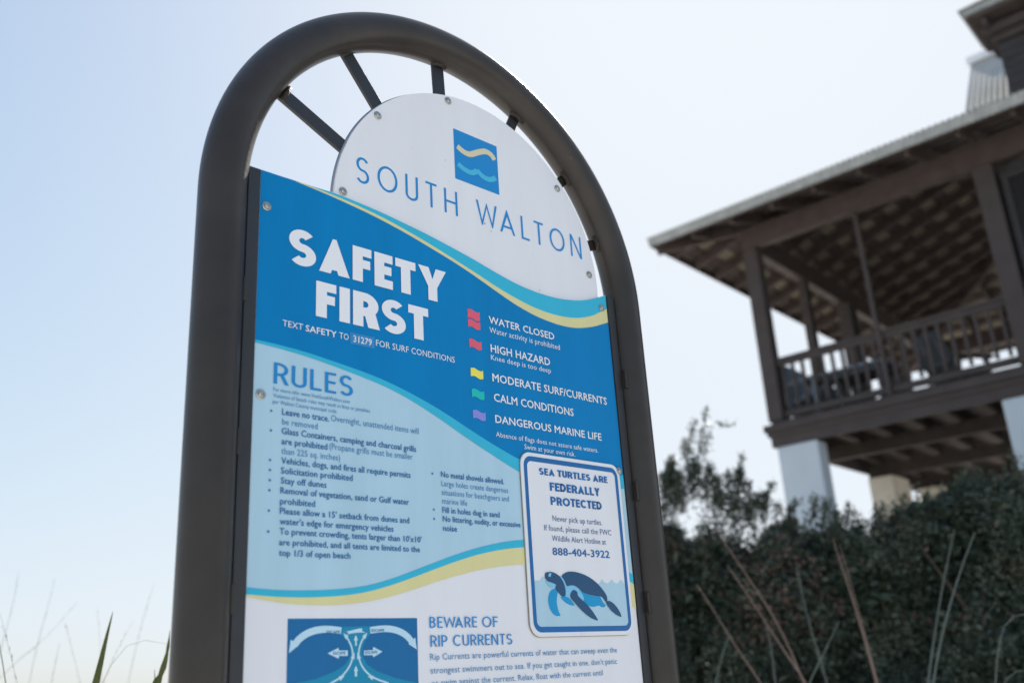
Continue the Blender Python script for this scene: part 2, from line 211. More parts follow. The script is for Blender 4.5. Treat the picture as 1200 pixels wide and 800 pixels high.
# ---------------------------------------------------------------- beach sign
D = {"main": [["SAFETY", "heavy", "white", -0.3926, -0.0374, -0.1661, 0.0702], ["FIRST", "heavy", "white", -0.3357, -0.0855, -0.2546, 0.0678], ["TEXT", "reg", "white", -0.4004, -0.3609, -0.2868, 0.0112], ["SAFETY", "bold", "white", -0.3555, -0.2934, -0.2874, 0.0114], ["TO", "reg", "white", -0.2874, -0.2677, -0.2873, 0.0117], ["31279", "bold", "white", -0.2575, -0.2181, -0.2878, 0.0119], ["FOR SURF CONDITIONS", "reg", "white", -0.2087, -0.0226, -0.2863, 0.012], ["RULES", "thin", "blue", -0.4142, -0.2588, -0.3918, 0.037], ["For more info: www.VisitSouthWalton.com", "reg", "fade", -0.4146, -0.265, -0.405, 0.0067], ["Violation of beach rules may result in fines or penalties", "reg", "fade", -0.4143, -0.223, -0.4157, 0.0067], ["per Walton County municipal code.", "reg", "fade", -0.4148, -0.2911, -0.4264, 0.0068], ["Leave no trace.", "bold", "ink", -0.3971, -0.3072, -0.4434, 0.0108], ["Overnight, unattended items will", "reg", "fade", -0.3032, -0.1158, -0.4418, 0.0112], ["be removed", "reg", "fade", -0.3966, -0.3295, -0.4599, 0.0107], ["Glass Containers, camping and charcoal grills", "bold", "ink", -0.3971, -0.1227, -0.476, 0.0106], ["are prohibited", "bold", "ink", -0.3967, -0.3102, -0.4932, 0.0106], ["(Propane grills must be smaller", "reg", "fade", -0.3062, -0.1309, -0.4915, 0.011], ["than 225 sq. inches)", "reg", "fade", -0.3969, -0.2848, -0.5094, 0.0105], ["Vehicles, dogs, and fires all require permits", "bold", "ink", -0.3964, -0.1367, -0.5254, 0.0104], ["Solicitation prohibited", "bold", "ink", -0.3966, -0.2597, -0.5419, 0.0104], ["Stay off dunes", "bold", "ink", -0.3962, -0.3113, -0.5582, 0.0103], ["Removal of vegetation, sand or Gulf water", "bold", "ink", -0.3967, -0.1414, -0.5743, 0.0103], ["prohibited", "bold", "ink", -0.3968, -0.3327, -0.5916, 0.0101], ["Please allow a 15' setback from dunes and", "bold", "ink", -0.3967, -0.1415, -0.6072, 0.0101], ["water's edge for emergency vehicles", "bold", "ink", -0.3966, -0.1761, -0.6238, 0.0101], ["To prevent crowding, tents larger than 10'x10'", "bold", "ink", -0.3964, -0.1154, -0.6396, 0.01], ["are prohibited, and all tents are limited to the", "bold", "ink", -0.3966, -0.1197, -0.6566, 0.0098], ["top 1/3 of open beach", "bold", "ink", -0.3965, -0.2643, -0.6731, 0.0098], ["No metal shovels allowed.", "bold", "ink", -0.0662, 0.0901, -0.517, 0.0106], ["Large holes create dangerous", "reg", "fade", -0.066, 0.1001, -0.5338, 0.0106], ["situations for beachgoers and", "reg", "fade", -0.0659, 0.1011, -0.5504, 0.0105], ["marine life", "reg", "fade", -0.0658, -0.006, -0.5665, 0.0104], ["Fill in holes dug in sand", "bold", "ink", -0.0657, 0.0742, -0.5831, 0.0104], ["No littering, nudity, or excessive", "bold", "ink", -0.0655, 0.1275, -0.5991, 0.0103], ["noise", "bold", "ink", -0.0655, -0.0331, -0.616, 0.0103], ["WATER CLOSED", "bold", "white", 0.073, 0.2626, -0.1824, 0.0154], ["Water activity is prohibited", "reg", "white", 0.073, 0.278, -0.203, 0.0122], ["HIGH HAZARD", "bold", "white", 0.0739, 0.2434, -0.2454, 0.0166], ["Knee deep is too deep", "reg", "white", 0.0731, 0.2445, -0.2622, 0.0111], ["MODERATE SURF/CURRENTS", "bold", "white", 0.0744, 0.4166, -0.308, 0.0165], ["CALM CONDITIONS", "bold", "white", 0.0756, 0.3045, -0.3497, 0.0163], ["DANGEROUS MARINE LIFE", "bold", "white", 0.0763, 0.3877, -0.3939, 0.0155], ["Absence of flags does not assure safe waters.", "reg", "white", 0.0757, 0.373, -0.4228, 0.0099], ["Swim at your own risk.", "reg", "white", 0.1515, 0.2995, -0.4395, 0.0104], ["BEWARE OF", "thin", "blue", -0.1024, 0.0557, -0.7854, 0.0186], ["RIP CURRENTS", "thin", "blue", -0.1016, 0.0894, -0.8166, 0.0189], ["Rip Currents are powerful currents of water that can sweep even the", "reg", "fade", -0.1031, 0.3765, -0.8384, 0.0104], ["strongest swimmers out to sea. If you get caught in one, don't panic", "reg", "fade", -0.1031, 0.3733, -0.8604, 0.0103], ["or swim against the current. Relax, float with the current until", "reg", "fade", -0.102, 0.3282, -0.8805, 0.0101]], "turtle_text": [["SEA TURTLES ARE", "mid", "tblue", 0.184, 0.3899, -0.4894, 0.0143], ["FEDERALLY", "mid", "tblue", 0.2121, 0.3617, -0.5201, 0.0172], ["PROTECTED", "mid", "tblue", 0.2114, 0.3644, -0.5491, 0.017], ["Never pick up turtles.", "reg", "tink", 0.2138, 0.3609, -0.5818, 0.0115], ["If found, please call the FWC", "reg", "tink", 0.1882, 0.3872, -0.6018, 0.0113], ["Wildlife Alert Hotline at", "reg", "tink", 0.2077, 0.3676, -0.6219, 0.0112], ["888-404-3922", "bold", "tblue", 0.2071, 0.3751, -0.6495, 0.0145]], "bullets": [[-0.4168, -0.4405], [-0.4165, -0.4736], [-0.4165, -0.5227], [-0.4163, -0.5392], [-0.4161, -0.5556], [-0.4162, -0.5718], [-0.4164, -0.6043], [-0.4163, -0.6374], [-0.0867, -0.5136], [-0.0857, -0.5799], [-0.0855, -0.5967]], "flags": [["red", [[0.0161, -0.1653], [0.0486, -0.163], [0.0479, -0.1827], [0.0156, -0.184]]], ["red", [[0.0158, -0.1873], [0.0486, -0.1852], [0.0481, -0.2021], [0.0155, -0.2025]]], ["red", [[0.0167, -0.2295], [0.0497, -0.2278], [0.0495, -0.2455], [0.0166, -0.2463]]], ["yellow", [[0.0173, -0.2909], [0.05, -0.2895], [0.0498, -0.3072], [0.0172, -0.3073]]], ["green", [[0.0175, -0.3338], [0.0504, -0.3329], [0.0503, -0.35], [0.0174, -0.3507]]], ["violet", [[0.0181, -0.3775], [0.0509, -0.3763], [0.0507, -0.3928], [0.0181, -0.3937]]]], "box31279": [[-0.2641, -0.2719], [-0.2112, -0.2696], [-0.2114, -0.292], [-0.2641, -0.2926]], "top": [[-0.4497, -0.0], [-0.3914, 0.0], [-0.3382, 0.0007], [-0.2904, 0.0027], [-0.2495, -0.0014], [-0.2055, -0.0047], [-0.1855, -0.007], [-0.1344, -0.0143], [-0.0816, -0.0218], [-0.016, -0.0343], [0.0407, -0.0458], [0.0991, -0.0603], [0.1596, -0.0729], [0.223, -0.0791], [0.2895, -0.078], [0.3601, -0.0671], [0.4205, -0.0451], [0.451, -0.0321]], "y1t": [[-0.4087, -0.0002], [-0.3739, 0.0005], [-0.3291, -0.0017], [-0.2828, -0.0049], [-0.235, -0.0104], [-0.1857, -0.0173], [-0.1348, -0.0281], [-0.0822, -0.0404], [-0.0171, -0.0587], [0.039, -0.0747], [0.0968, -0.093], [0.1568, -0.1085], [0.2193, -0.1194], [0.285, -0.1213], [0.3405, -0.115], [0.3919, -0.0993], [0.4502, -0.0673]], "y1b": [[-0.4087, -0.0003], [-0.3739, -0.0017], [-0.3291, -0.0053], [-0.2828, -0.0103], [-0.2351, -0.0165], [-0.1858, -0.0247], [-0.1349, -0.0351], [-0.0825, -0.0486], [-0.0175, -0.0655], [0.0385, -0.083], [0.0961, -0.104], [0.1555, -0.1246], [0.2175, -0.1384], [0.2854, -0.1437], [0.3404, -0.1395], [0.3989, -0.1232], [0.4486, -0.1014]], "c2t": [[-0.4478, -0.3211], [-0.4163, -0.3217], [-0.384, -0.3232], [-0.3508, -0.3256], [-0.3168, -0.3301], [-0.2819, -0.3346], [-0.2461, -0.3396], [-0.2094, -0.3453], [-0.1718, -0.3538], [-0.1332, -0.3643], [-0.0938, -0.3766], [-0.0535, -0.391], [-0.0331, -0.3993], [0.0086, -0.4166], [0.0512, -0.4336], [0.095, -0.4493], [0.1377, -0.4638], [0.2106, -0.4777], [0.2853, -0.4832], [0.3648, -0.4795], [0.4445, -0.4645]], "c2b": [[-0.4476, -0.3265], [-0.4161, -0.3278], [-0.3838, -0.3301], [-0.3507, -0.3334], [-0.3167, -0.3382], [-0.2818, -0.3438], [-0.2461, -0.3499], [-0.2095, -0.3567], [-0.172, -0.3654], [-0.1336, -0.3776], [-0.0944, -0.3926], [-0.0543, -0.4096], [-0.0134, -0.4285], [0.0285, -0.4465], [0.0714, -0.4639], [0.1154, -0.4818], [0.1356, -0.4895], [0.2078, -0.5063], [0.2818, -0.5143], [0.3607, -0.5114], [0.4444, -0.4951]], "c3t": [[-0.4492, -0.722], [-0.4044, -0.7256], [-0.3442, -0.7256], [-0.2807, -0.7225], [-0.2307, -0.7165], [-0.1783, -0.7032], [-0.1232, -0.6852], [-0.0652, -0.666], [-0.0452, -0.6594], [0.0168, -0.6421], [0.0819, -0.6285], [0.1361, -0.6215], [0.2208, -0.6197], [0.319, -0.6344], [0.3949, -0.658], [0.4491, -0.6815]], "c3b": [[-0.4493, -0.7326], [-0.4041, -0.7359], [-0.344, -0.7367], [-0.2807, -0.7334], [-0.2308, -0.7268], [-0.1786, -0.7139], [-0.1236, -0.6969], [-0.0658, -0.6781], [-0.0458, -0.672], [0.0161, -0.6547], [0.0809, -0.6426], [0.1386, -0.6359], [0.2191, -0.6368], [0.3166, -0.6536], [0.3925, -0.6758], [0.4475, -0.7012]], "y3b": [[-0.4493, -0.7356], [-0.4185, -0.7417], [-0.3742, -0.7465], [-0.3284, -0.7484], [-0.2807, -0.7477], [-0.2309, -0.7425], [-0.1789, -0.7324], [-0.1242, -0.7181], [-0.0668, -0.7018], [0.0144, -0.6833], [0.0786, -0.6737], [0.1367, -0.669], [0.2155, -0.6722], [0.3113, -0.6968], [0.3856, -0.7249], [0.4466, -0.7524]], "turtle": {"water": [[0.1548, -0.7003], [0.1659, -0.7001], [0.1754, -0.6911], [0.1818, -0.6966], [0.1791, -0.6991], [0.3259, -0.7025], [0.3356, -0.7023], [0.3465, -0.6931], [0.3515, -0.6994], [0.3629, -0.7023], [0.376, -0.6932], [0.3831, -0.7001], [0.3928, -0.7018], [0.4042, -0.6931], [0.4139, -0.7014], [0.421, -0.7034], [0.4162, -0.7856], [0.4105, -0.7889], [0.1595, -0.7873], [0.1548, -0.7833]], "head": [[0.181, -0.6868], [0.1848, -0.6837], [0.199, -0.6826], [0.2112, -0.6853], [0.2213, -0.6908], [0.2294, -0.6993], [0.2338, -0.7092], [0.2353, -0.7191], [0.2334, -0.7295], [0.2227, -0.7296], [0.2146, -0.7218], [0.2057, -0.7146], [0.21, -0.7071], [0.2004, -0.7036], [0.1867, -0.7007], [0.1802, -0.6954]], "neck": [[0.2217, -0.6908], [0.2254, -0.6902], [0.2338, -0.6987], [0.2376, -0.7079], [0.2374, -0.719], [0.2342, -0.7295], [0.2347, -0.7178], [0.2329, -0.7079], [0.2288, -0.6988]], "jaw": [[0.1806, -0.6983], [0.1873, -0.7014], [0.2004, -0.7043], [0.21, -0.7071], [0.2052, -0.7126], [0.1981, -0.7132], [0.1886, -0.7094], [0.1835, -0.7046]], "eye": [[0.1896, -0.6883], [0.1934, -0.6852], [0.1977, -0.6846], [0.1977, -0.6888], [0.1945, -0.6926], [0.1903, -0.6922]], "shell": [[0.2254, -0.6902], [0.2365, -0.6836], [0.2496, -0.6805], [0.268, -0.6808], [0.29, -0.6848], [0.3082, -0.6908], [0.3262, -0.6999], [0.3403, -0.7105], [0.3514, -0.7214], [0.3562, -0.7291], [0.3554, -0.738], [0.3491, -0.7386], [0.3416, -0.7305], [0.3365, -0.7285], [0.3152, -0.7269], [0.2929, -0.7234], [0.2822, -0.7197], [0.2719, -0.7123], [0.2613, -0.7075], [0.2503, -0.7074], [0.2392, -0.7096], [0.2357, -0.7017]], "belly": [[0.2717, -0.7136], [0.2821, -0.72], [0.2929, -0.7236], [0.3151, -0.7274], [0.3364, -0.7287], [0.3406, -0.7381], [0.3504, -0.7463], [0.3449, -0.7496], [0.3353, -0.7496], [0.33, -0.7458], [0.3163, -0.7489], [0.3049, -0.7489], [0.2904, -0.7447], [0.284, -0.736]], "belly2": [[0.2191, -0.7296], [0.2334, -0.7295], [0.2458, -0.7326], [0.2605, -0.7473], [0.2461, -0.7462], [0.2322, -0.7413], [0.2239, -0.7352]], "shoulder": [[0.2391, -0.7101], [0.2503, -0.7079], [0.2613, -0.708], [0.2717, -0.7136], [0.2833, -0.726], [0.286, -0.7347], [0.2838, -0.7373], [0.2697, -0.7311], [0.2679, -0.7211], [0.2567, -0.7158], [0.2471, -0.7239], [0.2469, -0.7318], [0.2342, -0.7295], [0.2355, -0.7166]], "flip1": [[0.2057, -0.7146], [0.2148, -0.7193], [0.2102, -0.7292], [0.2083, -0.7414], [0.211, -0.756], [0.217, -0.7664], [0.2046, -0.7669], [0.1946, -0.762], [0.187, -0.7512], [0.1846, -0.7367], [0.1885, -0.7246], [0.1963, -0.7171]], "flip2": [[0.2567, -0.7158], [0.2674, -0.7192], [0.2686, -0.7281], [0.2802, -0.736], [0.2941, -0.7447], [0.311, -0.761], [0.3234, -0.7765], [0.3094, -0.7735], [0.2916, -0.7659], [0.2744, -0.7547], [0.2609, -0.7436], [0.2476, -0.7326], [0.2471, -0.7239]], "hind": [[0.3491, -0.7386], [0.3603, -0.7367], [0.3733, -0.7418], [0.384, -0.7508], [0.3917, -0.7611], [0.3945, -0.7695], [0.3799, -0.7657], [0.3653, -0.7572], [0.3542, -0.747]]}, "dbox": [[-0.3782, -0.7684], [-0.1283, -0.7684]], "diag": {"deep_channel": [[-0.3628, -0.8637], [-0.3269, -0.8591], [-0.293, -0.8491], [-0.274, -0.8395], [-0.2644, -0.8267], [-0.2644, -0.8136], [-0.2709, -0.8016], [-0.2838, -0.7922], [-0.2902, -0.7842], [-0.2741, -0.7812], [-0.2279, -0.7811], [-0.2144, -0.785], [-0.2246, -0.793], [-0.2347, -0.8023], [-0.2408, -0.8142], [-0.2409, -0.8274], [-0.2317, -0.8409], [-0.2118, -0.8522], [-0.1745, -0.8644], [-0.1283, -0.8745], [-0.1285, -0.8827], [-0.3758, -0.8705]], "curl_l": [[-0.2815, -0.7874], [-0.306, -0.7845], [-0.3279, -0.7858], [-0.3462, -0.7913], [-0.3596, -0.8], [-0.3654, -0.8075]], "curl_r": [[-0.2256, -0.7876], [-0.1973, -0.7847], [-0.1764, -0.7868], [-0.1589, -0.7926], [-0.1466, -0.8011], [-0.1407, -0.8082]], "str_l": [[-0.3022, -0.8673], [-0.2803, -0.8586], [-0.2644, -0.8424], [-0.2585, -0.8269], [-0.2611, -0.8137], [-0.2676, -0.8017], [-0.2734, -0.7955]], "str_r": [[-0.1901, -0.8717], [-0.2252, -0.8609], [-0.2433, -0.8432], [-0.2491, -0.8272], [-0.2471, -0.814], [-0.2414, -0.8022], [-0.2354, -0.7956]], "arr_l": [[-0.2692, -0.8266], [-0.2852, -0.8261], [-0.2862, -0.8303], [-0.307, -0.8217], [-0.2862, -0.8136], [-0.2862, -0.8178], [-0.2692, -0.818]], "arr_r": [[-0.2382, -0.8264], [-0.2209, -0.8269], [-0.2199, -0.8302], [-0.2019, -0.8218], [-0.2204, -0.8136], [-0.2205, -0.8187], [-0.2382, -0.819]], "up1": [[-0.2553, -0.8112], [-0.252, -0.8113], [-0.2519, -0.8028], [-0.2496, -0.8028], [-0.2539, -0.7939], [-0.2578, -0.8032], [-0.2552, -0.8032]], "up2": [[-0.256, -0.8583], [-0.2515, -0.8585], [-0.2515, -0.8502], [-0.2495, -0.8502], [-0.2537, -0.8415], [-0.2579, -0.8499], [-0.256, -0.85]], "head_l": [[-0.358, -0.8076], [-0.373, -0.7997], [-0.3755, -0.8198]], "head_r": [[-0.1487, -0.8108], [-0.134, -0.8005], [-0.131, -0.8203]], "swimmer": [[-0.2725, -0.7892], [-0.2611, -0.7872], [-0.2512, -0.7851], [-0.2439, -0.7842], [-0.2406, -0.7858], [-0.242, -0.7887], [-0.234, -0.7915], [-0.244, -0.7909], [-0.2545, -0.7913], [-0.2644, -0.7925], [-0.2702, -0.794], [-0.2676, -0.7908]], "escape": [[-0.3085, -0.7897], [-0.2838, -0.7916], [-0.2229, -0.7903], [-0.198, -0.7879], [-0.2963, -0.8232], [-0.2734, -0.8228], [-0.2356, -0.8236], [-0.2121, -0.8234]]}, "screws": [[-0.437, -0.0696], [-0.4368, -0.4143], [0.4306, -0.0695], [0.4319, -0.46]], "disc_screws": [[-0.2753, 0.0148], [-0.1936, 0.2146], [-0.0064, 0.3251], [0.32, 0.2138], [0.4057, 0.0119]], "logo_y": [[0.0148, 0.219], [0.03, 0.2112], [0.0492, 0.209], [0.0747, 0.2257], [0.0972, 0.2365], [0.1141, 0.2332], [0.1223, 0.2224]], "logo_c": [[0.0144, 0.1756], [0.03, 0.1674], [0.0527, 0.1646], [0.0667, 0.1747], [0.0688, 0.1786], [0.0717, 0.1753], [0.0847, 0.1664], [0.1051, 0.1652], [0.1229, 0.1765]], "spokes": [[[-0.3985, 0.1847], [-0.2658, 0.1189]], [[-0.2604, 0.3402], [-0.1852, 0.2425]], [[-0.0238, 0.4138], [-0.0213, 0.3409]]]}
sign = thing('beach_sign', 'tall arched bronze pipe frame holding the blue and white beach safety panel', 'sign')
H = lambda z: z+Z0
TR, Tr, TY, TZ = [0.516109, -0.040686, 0.007388, -0.061557]
Tr = abs(Tr)
path = [(TR, TY, -.5+i*.35) for i in range(8)]
path = [(TR, TY, z) for z in np.linspace(-.4, H(TZ)-.03, 12)] + [(TR*math.cos(t), TY, H(TZ)+TR*math.sin(t)) for t in np.linspace(0, math.pi, 421)] + [(-TR, TY, z) for z in np.linspace(H(TZ)-.03, -.4, 12)]
MB().tube(path, Tr, 72).build('pipe_frame', M['tube'], sign, smooth=True).cycles.shadow_terminator_offset = .25

top = [tuple(q) for q in D['top']]; PB = -1.62
PT = .006
panel_poly = [(-.45, PB), (.45, PB), (.45, top[-1][1])]+[q for q in top[::-1][1:-1]]+[(-.45, 0)]
panel = MB().prism([(x, H(z)) for x, z in panel_poly], 0, PT).build('rules_panel', M['white'], sign)
tag(panel, 'blue, pale blue and white printed panel of beach rules with a wave shaped top')
LAYER = .00035
def flat(name, poly, mt, layer, parent, y0=0):
    me = mesh(name, [(x, y0-layer*LAYER, H(z)) for x, z in poly], [tuple(range(len(poly)))])
    o = link(name, me, parent, M[mt])
    if me.polygons[0].normal.y > 0: me.flip_normals()
    return o
def band(name, up_, lo, mt, layer, parent, y0=0):
    # strip between two open polylines, resampled
    def samp(P, n=64):
        P = np.array(P); d = np.r_[0, np.cumsum(np.hypot(*np.diff(P, axis=0).T))]
        # smooth interpolation in x (Catmull-like through np.interp on a refined curve)
        s = np.linspace(0, d[-1], n); X = np.interp(s, d, P[:, 0]); Z = np.interp(s, d, P[:, 1])
        for _ in range(3):
            X[1:-1] = (X[:-2]+2*X[1:-1]+X[2:])/4; Z[1:-1] = (Z[:-2]+2*Z[1:-1]+Z[2:])/4
        return X, Z
    a, b = samp(up_), samp(lo); n = 64
    V = [(x, y0-layer*LAYER, H(z)) for x, z in zip(*a)]+[(x, y0-layer*LAYER, H(z)) for x, z in zip(*b)]
    me = mesh(name, V, [(i, i+n, i+n+1, i+1) for i in range(n-1)])
    if me.polygons[5].normal.y > 0: me.flip_normals()
    return link(name, me, parent, M[mt])
e = .4497
def clampx(P): return [(max(-e, min(e, x)), z) for x, z in P]
y1t, y1b, c2t, c2b, c3t, c3b, y3b = (clampx(D[k]) for k in ('y1t', 'y1b', 'c2t', 'c2b', 'c3t', 'c3b', 'y3b'))
for P in (c2t, c2b, c3t, c3b, y3b): P[0] = (-e, P[0][1])
for P in (y1t, y1b, c2t, c2b, c3t, c3b, y3b): P[-1] = (e, P[-1][1])
tp = clampx([(x, z-.0006) for x, z in top])
band('wave_stripe', tp[1:], y1t, 'cyan', 1, panel); band('wave_stripe', y1t, y1b, 'yellow', 1, panel)
band('blue_field', [(-e, -.0006)]+tp[1:2]+y1b[1:], c2t, 'blue', 2, panel)
flat('blue_field', [(-e, -.0005), tp[1], y1b[1], (-e, -.03)], 'blue', 2.5, panel)
band('wave_stripe', c2t, c2b, 'cyan', 3, panel)
band('rules_field', c2b, c3t, 'light', 1.5, panel)
band('wave_stripe', c3t, c3b, 'cyan', 3, panel); band('wave_stripe', c3b, y3b, 'yellow', 3, panel)

# lettering ---------------------------------------------------------------
def arc(cx, cy, rx, ry, a0, a1, n=14): return [(cx+rx*math.cos(R(a0+(a1-a0)*i/n)), cy+ry*math.sin(R(a0+(a1-a0)*i/n))) for i in range(n+1)]
def glyph(ch, w):
    """stroke letters: returns (width, strokes, polygons); cap height 1, stroke width w"""
    a = w/2; S = []; Pg = []
    def W_(x): return x+w*.55
    if ch == 'I': W = w; S = [[(a, 0), (a, 1)]]
    elif ch in 'EFL':
        W = W_(.33); S = [[(a, 0), (a, 1)]]
        if ch in 'EF': S += [[(w*.9, 1-a), (W, 1-a)], [(w*.9, .52), (W*.93, .52)]]
        if ch in 'EL': S += [[(w*.9, a), (W, a)]]
    elif ch == 'T': W = W_(.40); S = [[(0, 1-a), (W, 1-a)], [(W/2, 0), (W/2, 1-w*.9)]]
    elif ch == 'H': W = W_(.5); S = [[(a, 0), (a, 1)], [(W-a, 0), (W-a, 1)], [(w*.9, .5), (W-w*.9, .5)]]
    elif ch == 'N':
        W = W_(.52); k = w*1.12; S = [[(a, 0), (a, 1)], [(W-a, 0), (W-a, 1)]]; Pg = [[(0, 1), (k, 1), (W, 0), (W-k, 0)]]
    elif ch == 'A':
        W = W_(.64 if w < .1 else .58); b = w*1.06; q = w*.5; sl = (1)/(W/2-q*.5)
        zi = 1-(b)*1.0/(W/2-q)*1.0
        zi = 1-2*b/W if w < .22 else .3
        Pg = [[(0, 0), (b, 0), (W/2, zi), (W-b, 0), (W, 0), (W/2+q*.35, 1), (W/2-q*.35, 1)]]
        yb = .27 if w < .22 else .24; xl = b+(W/2-b)*(yb/zi)-w*.4 if w < .22 else b+(W/2-b)*(yb/zi)*.9-w*.25
        S = [[(xl, yb), (W-xl, yb)]]
    elif ch == 'W':
        W = W_(.88); b = w*1.08; m_ = W/2
        Pg = [[(0, 1), (b, 1), (W*.26, b*2.1 if w < .2 else .5), (m_, 1.0), (W*.74, b*2.1 if w < .2 else .5), (W-b, 1), (W, 1), (W*.76, 0), (W*.72, 0), (m_, 1-b*2.3), (W*.28, 0), (W*.24, 0)]]
    elif ch == 'Y':
        W = W_(.46 if w < .22 else .64); b = w*1.15
        Pg = [[(0, 1), (b, 1), (W/2, .60+.06), (W-b, 1), (W, 1), (W/2+a, .42), (W/2+a, 0), (W/2-a, 0), (W/2-a, .42)]]
    elif ch == 'O': W = W_(.70); S = [arc(W/2, .5, W/2-a, .5-a, 0, 360, 36)[:-1]+['c']]
    elif ch == 'U': W = W_(.44); r = (W-w)/2; S = [[(a, 1)]+arc(W/2, r+a, r, r, 180, 360, 16)+[(W-a, 1)]]
    elif ch == 'C': W = W_(.56); S = [arc(W/2+.04, .5, W/2+.04-a, .5-a, 48, 312, 26)]
    elif ch == 'D': W = W_(.50); rx = W-a-.18; S = [[(a, 0), (a, 1)], [(w*.9, 1-a)]+arc(.18, .5, rx, .5-a, 90, -90, 20)+[(w*.9, a)]]
    elif ch in 'PRB':
        W = W_(.36); yb = .44 if ch != 'B' else .53; r = (1-a-yb)/2; W = max(W, w*.9+.06+r+a); cx = W-a-r
        S = [[(a, 0), (a, 1)], [(w*.9, 1-a)]+arc(cx, 1-a-r, r, r, 90, -90, 14)+[(w*.9, yb)]]
        if ch == 'R': b = w*1.15; Pg = [[(W*.42, yb), (W*.42+b, yb), (W+.03, 0), (W+.03-b, 0)]]
        if ch == 'B': W2 = W+.03; r2 = (yb-a)/2; S += [[(w*.9, yb)]+arc(W2-a-r2, a+r2, r2, r2, 90, -90, 14)+[(w*.9, a)]]; W = W2
    elif ch == 'S':
        wS = w; w = w*(.9 if w > .22 else 1); a = w/2
        W = W_(.42 if w < .22 else .50); rx = (W-w)/2; ry = (1-w)/4; cx = W/2
        S = [arc(cx, 1-a-ry, rx*.94, ry, 38 if w > .22 else 28, 270, 18)[:-1]+arc(cx, a+ry, rx, ry, 90, -142 if w > .22 else -152, 18)]
    else: W = .3
    return W, S, Pg
def stroke_poly(P, w):
    closed = P[-1] == 'c'; P = [Vector((x, y, 0)) for x, y in (P[:-1] if closed else P)]; n = len(P); L_ = []; R_ = []
    for i in range(n):
        a = P[(i-1) % n] if closed or i > 0 else None; b = P[(i+1) % n] if closed or i < n-1 else None
        d1 = (P[i]-a).normalized() if a else None; d2 = (b-P[i]).normalized() if b else None
        d1 = d1 or d2; d2 = d2 or d1; n1 = Vector((-d1.y, d1.x, 0)); n2 = Vector((-d2.y, d2.x, 0)); mm = (n1+n2).normalized()
        k = (w/2)/max(.35, mm.dot(n1)); L_.append(P[i]+mm*k); R_.append(P[i]-mm*k)
    F = [(i, (i+1) % n, n+(i+1) % n, n+i) for i in range(n if closed else n-1)]
    return [(v.x, v.y) for v in L_+R_], F
def letters(text, x0, x1, z, cap, w, mt, parent, y, name='lettering', track=.12, space=.35):
    V = []; F = []; x = 0; k = 0; prev = ' '
    for ch in text:
        if ch == ' ': x += space; prev = ' '; continue
        W, S, Pg = glyph(ch, w)
        if prev+ch in ('WA', 'AL', 'AT', 'AF', 'TY', 'LT', 'EW'): x -= {'WA': .20, 'LT': .05, 'AL': 0, 'AT': .05, 'AF': 0, 'TY': 0, 'EW': .05}[prev+ch]*(1 if w < .22 else .3)
        prev = ch
        for s in S:
            pv, pf = stroke_poly(s, w*(.9 if ch == 'S' and w > .22 else 1)); n0 = len(V); V += [(x+a, b, k*2.5e-5) for a, b in pv]; F += [tuple(i+n0 for i in f) for f in pf]; k = (k+1) % 16
        for q in Pg:
            n0 = len(V); V += [(x+a, b, k*2.5e-5) for a, b in q]; F.append(tuple(range(n0, n0+len(q)))); k = (k+1) % 16
        x += W+track
    x -= track; sx = (x1-x0)/x
    me = mesh(name, [(x0+a*sx, y-b, H(z)+c*cap) for a, c, b in V], F)
    bm = bmesh.new(); bm.from_mesh(me)
    for f in bm.faces:
        f.normal_update()
        if f.normal.y > 0: f.normal_flip()
    bmesh.ops.triangulate(bm, faces=[f for f in bm.faces if len(f.verts) > 4]); bm.to_mesh(me); bm.free()
    o = link(name, me, parent, M[mt])
    if cap < .02: o['kind'] = 'stuff'
    return o
dg = lambda: bpy.context.evaluated_depsgraph_get()
def text_mesh(s, off):
    c = bpy.data.curves.new('text', 'FONT')
    c.body = s; c.size = 1; c.resolution_u = 2; c.offset = off; c.space_character = 1.02
    o = bpy.data.objects.new('text', c); me = bpy.data.meshes.new_from_object(o)
    v = np.array([tuple(q.co) for q in me.vertices]); bpy.data.objects.remove(o); bpy.data.curves.remove(c); return me, v
_h = text_mesh('H', 0)[1]; CAPH = _h[:, 1].max()
def typed(s, x0, x1, z, cap, off, mt, parent, y, name='lettering'):
    me, v = text_mesh(s, 0); a, b = v[:, 0].min(), v[:, 0].max()
    nv = np.stack([x0+(v[:, 0]-a)/(b-a)*(x1-x0), np.full(len(v), y), H(z)+v[:, 1]/CAPH*cap], 1)
    # every face a hair's breadth apart, so that overlapping letter strokes never share a plane
    vv = []; ff = []
    bold = off*(x1-x0)/(b-a); bz = off*cap/CAPH*.8      # heavier print: the letter laid down again a little to each side
    for c_, (ddx, ddz) in enumerate([(0, 0)] if not off else [(-bold, 0), (bold, 0), (0, bz), (0, -bz)]):
        for i, p in enumerate(me.polygons):
            n0 = len(vv); vv += [(nv[j][0]+ddx, y-(i % 5)*1.2e-5-c_*6e-5, nv[j][2]+ddz) for j in p.vertices]; ff.append(tuple(range(n0, len(vv))))
    bpy.data.meshes.remove(me); me = mesh(name, vv, ff)
    if len(me.polygons) and sum(p.normal.y for p in me.polygons) > 0: me.flip_normals()
    o = link(name, me, parent, M[mt]); o['kind'] = 'stuff'; return o      # letters of a few pixels
COLR = {'white': 'lwhite', 'blue': 'lblue', 'ink': 'ink', 'fade': 'fade', 'tblue': 'tblue', 'tink': 'tink'}
